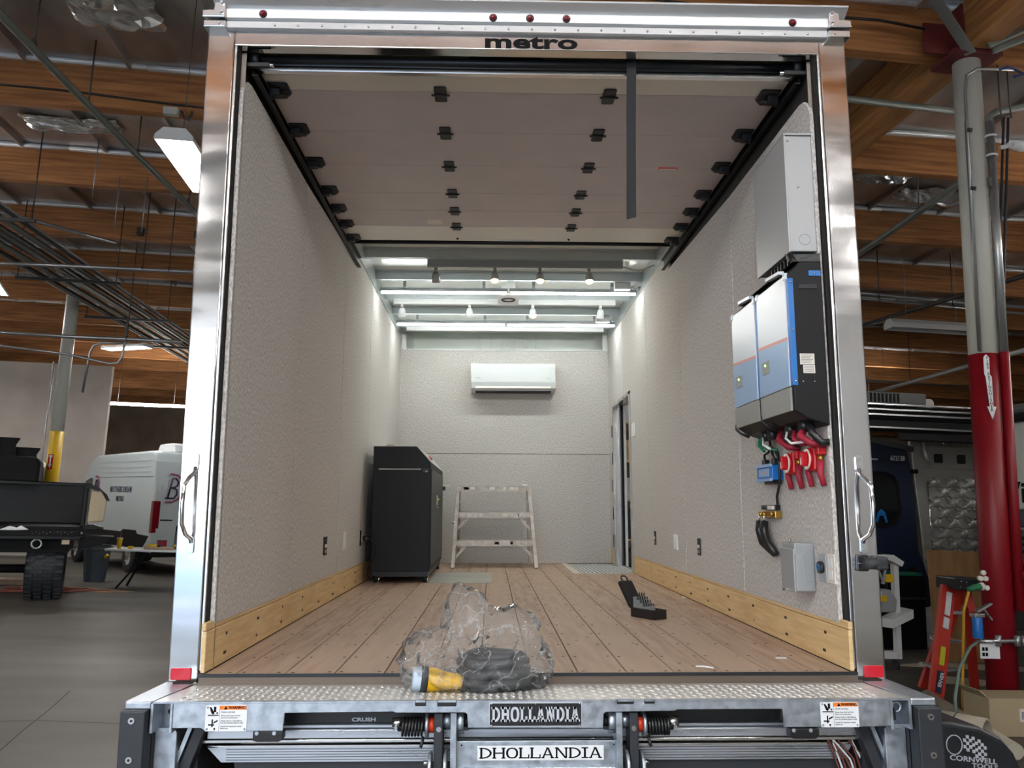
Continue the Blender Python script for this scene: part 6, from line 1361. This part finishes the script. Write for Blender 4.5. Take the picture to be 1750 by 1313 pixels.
for k in range(6): MB().beam((7.62+k*0.09, 9.0, 2.97), (7.66+k*0.09, 9.0, 2.92), 0.02, 0.02).build('pressed_notch', 'bare_metal', dr)
MB().box(7.28, 8.28, 9.0, 9.02, 2.55, 2.565).build('pressed_line', 'bare_metal', dr)
for x in (7.52, 7.90): MB().prism(rrect(x-0.07, x+0.07, 2.64, 2.78, 0.02), 'y', 9.008, 9.022).build('square_hole', 'plate_black', dr)
MB().tube([(7.31, 9.0, 2.35), (7.36, 9.0, 0.95)], 0.012, 6).build('seal_edge', 'alu_bright', dr)
for r_ in range(9):
    for k in range(4):
        x = 7.45+k*0.29+(0.145 if r_ % 2 else 0); z = 2.34-r_*0.155
        if x > 8.25: continue
        MB().lathe([(0.001, -0.05), (0.05, -0.045), (0.075, -0.015), (0.085, 0.0)], (x, 9.02, z), 'y', 12).build('dimple', 'bare_metal', dr)
        star = []
        for a in (38, 142, 218, 322):
            for da, rr in ((-38 if a in (38, 218) else -38, 0.05), (-7, 0.165), (7, 0.165)): star.append((x+rr*math.cos(R(a+da)), z+0.72*rr*math.sin(R(a+da))))
        MB().prism(star, 'y', 8.985, 9.018).build('dimple_star', 'bare_metal', dr, bev=0.006)
for x in (7.50, 7.79, 8.08): MB().cyl((x, 9.0, 1.78), (x, 9.01, 1.78), 0.018, 10).build('bolt_hole', 'plate_black', dr)
for u_ in ((6.6, 10.0),): MB().lathe([(0.18, -0.11), (0.32, -0.11), (0.36, -0.08), (0.36, 0.08), (0.32, 0.11), (0.18, 0.11)], (u_[0], u_[1], 0.36), 'x', 24).build('tyre', 'rubber', bv)
# awning rails above the blue van
aw_ = thing('awning', 'long black and silver rolled awning above the blue van', 'awning', (6.6, 8.2, 3.2))
MB().box(4.0, 8.4, 8.1, 8.35, 3.02, 3.16).build('case', 'truck_dull', aw_, bev=0.03)
for z, m in ((3.375, 'alu'), (3.30, 'alu'), (3.225, 'alu_bright'), (3.04, 'alu_bright')): MB().box(4.0, 8.4, 8.05, 8.10, z-0.012, z+0.012).build('rail', m, aw_)
MB().box(4.0, 8.4, 8.11, 8.4, 3.16, 3.36).build('fabric_roll', 'truck_dull', aw_, bev=0.03)
MB().beam((5.4, 8.06, 2.92), (6.5, 8.06, 2.74), 0.05, 0.07).build('arm', 'truck_dull', aw_)
MB().box(6.3, 8.0, 8.06, 8.12, 2.86, 2.98).build('arm_roll', 'truck_dull', aw_, bev=0.02)
MB().box(4.0, 6.9, 8.3, 9.0, 3.42, 3.60).build('roof_unit', mat('unit_grey', srgb(96,98,94), 0.6), aw_, bev=0.02); MB().cyl((7.0, 8.4, 3.46), (7.0, 8.6, 3.50), 0.08, 14).build('vent_cap', 'white_plate', aw_)
for k in range(8): MB().box(6.02+k*0.06, 6.05+k*0.06, 8.29, 8.30, 3.44, 3.57).build('unit_slat', 'truck_dull', aw_)
for x in (4.1, 8.3): MB().box(x-0.04, x+0.04, 8.2, 8.3, 0.0, 3.05).build('leg', 'truck_dull', aw_)
# motorhome
rv = thing('motorhome', 'white motorhome with dark skirt and black lettering at the right edge', 'motorhome', (8, 4, 0))
MB().box(6.86, 9.2, 0.5, 6.9, 1.90, 2.98).build('upper_side', 'rv_white', rv, bev=0.03)
MB().box(6.84, 9.2, 0.5, 6.92, 1.70, 1.898).build('navy_band', 'rv_navy', rv, bev=0.01)
MB().box(6.835, 6.86, 0.5, 6.92, 1.66, 1.69).build('chrome_strip', 'alu_bright', rv)
MB().box(6.86, 9.2, 0.5, 6.9, 0.45, 1.655).build('lower_side', 'rv_dark', rv, bev=0.02)
for z in (1.56, 1.48, 1.40): MB().box(6.845, 6.87, 0.5, 6.9, z-0.02, z+0.02).build('skirt_rib', 'truck_dull', rv)
MB().box(6.80, 9.2, 0.4, 6.95, 2.98, 3.08).build('roof_trim', 'truck_dull', rv, bev=0.02); MB().box(6.82, 9.2, 0.4, 6.95, 3.08, 3.20).build('roof', 'unit_grey', rv, bev=0.04)
text('side_lettering', 'View', 0.36, 'ink', rv, face_nx(6.852, 6.28, 2.10), ext=0.002, off=0.006, sx=1.15)
for y in (2.0, 5.8): MB().lathe([(0.2, -0.11), (0.34, -0.11), (0.38, -0.08), (0.38, 0.08), (0.34, 0.11), (0.2, 0.11)], (7.0, y, 0.38), 'x', 24).build('tyre', 'rubber', rv)
MB().box(6.7, 6.86, 5.3, 6.4, 0.95, 1.25).build('generator_bracket', 'truck_dull', rv, bev=0.03)
tag(MB().tube([(5.25, 4.3, 5.8), (5.5, 4.9, 3.8), (5.6, 5.1, 2.6), (5.62, 5.2, 2.0)], 0.014, 6).build('hanging_cable', 'hose_dark'), 'left of two dark cables hanging in front of the motorhome', 'cable', 'cables hanging in front of the motorhome')
tag(MB().tube([(5.30, 4.3, 5.8), (5.56, 4.9, 3.8), (5.68, 5.1, 2.6), (5.70, 5.2, 2.0)], 0.014, 6).build('hanging_cable', 'hose_dark'), 'right of two dark cables hanging in front of the motorhome', 'cable', 'cables hanging in front of the motorhome')
t = thing('cable_connector', 'tangle of dark connectors at the end of the hanging cables', 'connector', (5.65, 5.2, 1.9))
for k in range(4): MB().cyl((5.60+k*0.04, 5.2, 1.82+0.05*(k % 2)), (5.66+k*0.03, 5.18, 1.98), 0.025, 8).build('plug', 'hose_dark', t)
MB().ring((5.68, 5.2, 2.0), 0.06, 0.012, 'y', 16, 6).build('loop', 'hose_dark', t)
# plywood, ladder, cart
tag(MB().prism([(6.03, 0.0), (6.85, 0.0), (6.80, 1.36), (5.95, 1.37)], 'y', 7.0, 7.02).build('plywood_sheet', 'plywood', bev=0.002), 'brown plywood sheet standing behind the red ladder', 'plywood')
ld_ = thing('step_ladder', 'orange red fibreglass step ladder leaning open behind the red column', 'ladder', (5.0, 5.2, 0))
for x0, x1, yb in ((4.62, 4.98, 4.95), (4.62+0.22, 5.10, 5.45)):
    MB().beam((x0+0.02, yb, 0.0), (x1+0.02, 5.2, 1.06), 0.15, 0.05, (0, 1, 0)).build('rail', 'ladder_red', ld_, bev=0.004)
for x0, x1, yb in ((5.36, 5.17, 4.95), (5.36+0.05, 5.20, 5.45)):
    MB().beam((x0, yb, 0.0), (x1, 5.2, 1.06), 0.09, 0.04, (0, 1, 0)).build('rear_rail', 'ladder_red', ld_, bev=0.004)
MB().box(4.97, 5.28, 5.02, 5.36, 1.04, 1.16).build('top_cap', 'black_plastic', ld_, bev=0.01)
for q in ((5.02, 1.13), (5.08, 1.12), (5.01, 1.075), (5.075, 1.065)): MB().sphere((q[0], 5.015, q[1]), 0.009, 6, 4).build('rivet', 'chrome', ld_)
for z in (0.25, 0.52, 0.79):
    f = z/1.06; MB().box(4.62+0.36*f+0.06, 4.62+0.36*f+0.24, 4.97+0.23*f, 5.45-0.25*f, z, z+0.03).build('step', 'alu', ld_)
def on_rail(f0, f1, w, m, nm):
    a = Vector((4.64, 4.915, 0)).lerp(Vector((5.0, 5.165, 1.06)), f0); b = Vector((4.64, 4.915, 0)).lerp(Vector((5.0, 5.165, 1.06)), f1)
    return MB().beam(a, b, w, 0.012, (0, 1, 0)).build(nm, m, ld_)
on_rail(0.74, 0.95, 0.055, 'sticker', 'label'); on_rail(0.62, 0.72, 0.06, 'sticker', 'label'); on_rail(0.30, 0.46, 0.05, mat('label_yellow', srgb(206,206,40), 0.5), 'warning_label')
bl = on_rail(0.06, 0.25, 0.062, 'rv_navy', 'maker_badge')
dv = (Vector((5.0, 5.165, 1.06))-Vector((4.64, 4.915, 0))).normalized()
MR = Matrix.Translation(Vector((4.64, 4.900, 0)).lerp(Vector((5.0, 5.15, 1.06)), 0.155)) @ Matrix((( dv.x, -dv.z, 0, 0), (0, 0, -1, 0), (dv.z, dv.x, 0, 0), (0, 0, 0, 1)))
text('maker_name', 'WERNER', 0.052, 'white_plastic', bl, MR, ext=0.002, off=0.001, sx=0.95)
ct = thing('tool_cart', 'white metal tool cart with hanging tools beside the blue van', 'cart', (4.95, 6.5, 0))
for x in (4.80, 5.22): MB().box(x-0.03, x+0.03, 6.48, 6.56, 0.12, 1.28).build('upright', 'white_paint', ct, bev=0.003)
MB().box(4.70, 5.0, 6.60, 6.62, 1.10, 1.70).build('back_board', 'white_paint', ct, bev=0.004)
MB().prism([(4.77, 1.22), (4.85, 1.30), (5.15, 1.32), (5.28, 1.24), (5.25, 1.18), (5.10, 1.25), (4.9, 1.24), (4.8, 1.18)], 'y', 6.40, 6.62).build('top_shelf', 'white_paint', ct, bev=0.01)
MB().prism([(4.80, 0.62), (5.08, 0.58), (5.34, 0.70), (5.34, 0.60), (5.08, 0.48), (4.80, 0.52)], 'y', 6.36, 6.62).build('tray', 'white_paint', ct, bev=0.004)
MB().box(4.80, 5.22, 6.48, 6.60, 0.12, 0.20).build('bottom_bar', 'white_paint', ct, bev=0.004)
for x in (4.85, 5.18): MB().cyl((x-0.015, 6.5, 0.06), (x+0.015, 6.5, 0.06), 0.06, 14).build('castor', 'black_plastic', ct)
MB().box(4.70, 4.86, 6.56, 6.60, 1.22, 1.50).build('chrome_part', 'chrome', ct, bev=0.02)
t = thing('spray_bottle', 'grey and white spray gun bottle standing on the tray of the white cart', 'bottle', (5.05, 6.45, 0.66))
MB().prism([(4.92, 0.66), (5.14, 0.66), (5.16, 0.80), (5.08, 0.92), (4.96, 0.92), (4.93, 0.80)], 'y', 6.38, 6.50).build('body', 'box_grey', t, bev=0.02); MB().box(4.93, 5.02, 6.36, 6.40, 0.78, 0.85).build('yellow_cap', 'column_yellow', t, bev=0.01); MB().cyl((5.06, 6.44, 0.92), (5.08, 6.44, 1.08), 0.012, 8).build('tube', 'black_plastic', t); MB().box(5.04, 5.13, 6.40, 6.46, 1.0, 1.09).build('trigger', 'column_yellow', t, bev=0.01)
t = thing('hanging_pliers', 'grey pliers hanging on the white cart above the spray bottle', 'pliers', (4.98, 6.42, 1.1))
MB().beam((4.92, 6.42, 1.22), (5.02, 6.42, 0.98), 0.03, 0.02).build('handle', 'box_grey', t); MB().beam((5.06, 6.42, 1.22), (5.0, 6.42, 0.98), 0.03, 0.02).build('handle', 'box_grey', t); MB().box(4.98, 5.04, 6.40, 6.44, 1.16, 1.24).build('jaw', 'black_metal', t, bev=0.005)
tag(MB().tube([(4.72, 6.5, 1.20), (4.80, 6.45, 1.12), (4.74, 6.44, 1.02), (4.86, 6.44, 1.0), (4.92, 6.44, 1.14), (4.85, 6.44, 1.22)], 0.03, 8).build('brown_rope', mat('rope', srgb(110,76,52), 0.8)), 'brown coiled strap on top of the white cart', 'strap')
# dark shelf unit behind
t = thing('dark_cabinet', 'dark workshop cabinet low behind the white cart', 'cabinet', (6.2, 8.2, 0))
MB().box(5.2, 6.55, 8.0, 8.5, 0.0, 0.98).build('body', 'truck_dull', t, bev=0.01); MB().box(5.2, 6.55, 7.97, 8.0, 0.66, 0.69).build('shelf_edge', 'hose_dark', t); MB().box(6.1, 6.5, 7.98, 8.2, 0.98, 1.02).build('green_mat', 'green_wire', t)
# floor clutter
tag(MB().prism([(5.3, 6.75), (6.6, 6.45), (7.4, 6.6), (6.0, 7.0)], 'z', 0.0, 0.008).build('cardboard_sheet', 'tube_tan'), 'pale cardboard sheet on the floor behind the ladder', 'cardboard')
tag(MB().prism([(5.15, 5.75), (5.55, 6.1), (6.1, 5.75), (5.6, 5.6)], 'z', 0.0, 0.008).build('cardboard_sheet', 'tube_tan'), 'small pale diamond shaped cardboard sheet between the ladder legs', 'cardboard')
bx = thing('cardboard_box', 'brown cardboard box with a shipping label beside the red column', 'box', (4.4, 3.7, 0))
MB().prism([(4.24, 0.0), (4.80, 0.0), (4.80, 0.30), (4.24, 0.30)], 'y', 3.62, 3.95).build('box', mat('carton', srgb(176,158,128), 0.8), bx, bev=0.006)
MB().box(4.50, 4.58, 3.612, 3.622, 0.12, 0.22).build('label', 'white_plate', bx); MB().box(4.595, 4.64, 3.612, 3.622, 0.12, 0.22).build('printed_mark', 'plywood', bx); MB().box(4.515, 4.55, 3.609, 3.613, 0.14, 0.20).build('label_print', 'grey_ink', bx)
MB().beam((4.24, 3.78, 0.30), (4.17, 3.78, 0.36), 0.3, 0.006).build('flap', 'carton', bx)
tb_ = thing('cardboard_tube', 'wide short cardboard tube lying in front of the cardboard box', 'tube', (3.7, 3.2, 0.14))
MB().lathe([(0.125, 0.0), (0.14, 0.0), (0.14, 0.36), (0.125, 0.36), (0.125, 0.0)], (0, 0, 0), 'z', 28).xf(Matrix.Translation((3.80, 3.05, 0.14)) @ Matrix.Rotation(R(-52), 4, 'Z') @ Matrix.Rotation(R(-90), 4, 'Y')).build('wall', 'tube_tan', tb_)
MB().ring((0, 0, 0.2), 0.142, 0.004, 'z', 28, 5).xf(Matrix.Translation((3.80, 3.05, 0.14)) @ Matrix.Rotation(R(-52), 4, 'Z') @ Matrix.Rotation(R(-90), 4, 'Y')).build('band', 'hose_dark', tb_)
tag(MB().cyl((4.46, 4.80, 0.062), (3.98, 3.0, 0.062), 0.06, 16).build('plastic_pipe', 'tube_tan'), 'long pale plastic pipe lying across the cardboard box corner', 'pipe')
rg = random.Random(9)
for k in range(7):
    x, y = ((2.9, 1.0), (3.15, 1.75), (3.3, 2.5), (2.45, 2.2), (2.3, 2.85), (2.75, 3.3), (3.55, 3.9))[k]
    tag(MB().obox((x, y, 0.0105), (rg.uniform(.3, .7), rg.uniform(.12, .3), 0.02), rg.uniform(0, 3)).build('wood_offcut', ('tube_tan', 'plank_b', 'carton')[k % 3]), ('timber offcut on the floor under the right end of the lift', 'pale offcut beside the black stool', 'plank offcut near the cardboard tube', 'thin board on the floor right of the lift', 'tan board scrap beside the truck wheel', 'flat wood scrap below the red reflector', 'narrow board scrap by the pale pipe')[k], 'offcut')
tag(MB().tube([(4.35+0.14*math.cos(a*0.7), 4.85+0.10*math.sin(a*0.7), 0.02+0.002*(a % 5)) for a in range(40)], 0.010, 5).build('wire_coil', 'hose_green'), 'thin grey green hose coil on the floor at the ladder foot', 'hose')
# mechanic stool
ms = thing('mechanic_seat', 'black moulded mechanic seat with CORNWELL TOOLS print at the lower right', 'seat', (2.45, 1.4, 0))
prof = [(2.10, 0.38), (2.10, 0.705), (2.28, 0.70), (2.44, 0.675), (2.55, 0.625), (2.62, 0.55), (2.66, 0.46), (2.66, 0.38)]
MB().prism(prof, 'y', 1.20, 1.55).build('shell', mat('seat_black', (0.016,0.018,0.022), 0.42), ms, bev=0.025, seg=3)
for x in (2.2, 2.55):
    MB().cyl((x, 1.38, 0.05), (x, 1.38, 0.40), 0.02, 10).build('leg', 'chrome', ms); MB().cyl((x-0.02, 1.38, 0.05), (x+0.02, 1.38, 0.05), 0.05, 14).build('castor', 'black_plastic', ms)
ov = [(2.290+0.042*math.cos(R(a)), 1.197, 0.592+0.046*math.sin(R(a))) for a in range(0, 360, 15)]
MB().tube(ov, 0.003, 6, closed=True).build('oval_emblem', 'letter_grey', ms)
ck = MB()
for i in range(8):
    for j in range(6):
        if (i+j) % 2 == 0 and not (j == 0 and i < 3) and not (j == 5 and i > 6):
            x0 = 2.340+i*0.0155; z0 = 0.545+j*0.0155-0.003*i+0.005*math.sin(i*0.9)
            ck.prism([(x0, z0), (x0+0.0155, z0-0.002), (x0+0.0155, z0+0.0135), (x0, z0+0.0155)], 'y', 1.1965, 1.2005)
ck.build('checker_flag', 'letter_grey', ms)
text('print', 'CORNWELL', 0.034, 'letter_grey', ms, face_y(2.390, 1.198, 0.520) @ Matrix.Rotation(R(-5), 4, 'Z'), ext=0.001, off=0.0006, sx=1.38)
text('print', 'TOOLS', 0.032, 'letter_grey', ms, face_y(2.450, 1.198, 0.487) @ Matrix.Rotation(R(-5), 4, 'Z'), ext=0.001, off=0.0006, sx=1.38)
# ------------------------------------------------------------------ put the hall onto its own axes
bpy.context.view_layer.update()
for o in WTOP:
    o.matrix_world = WM @ o.matrix_basis
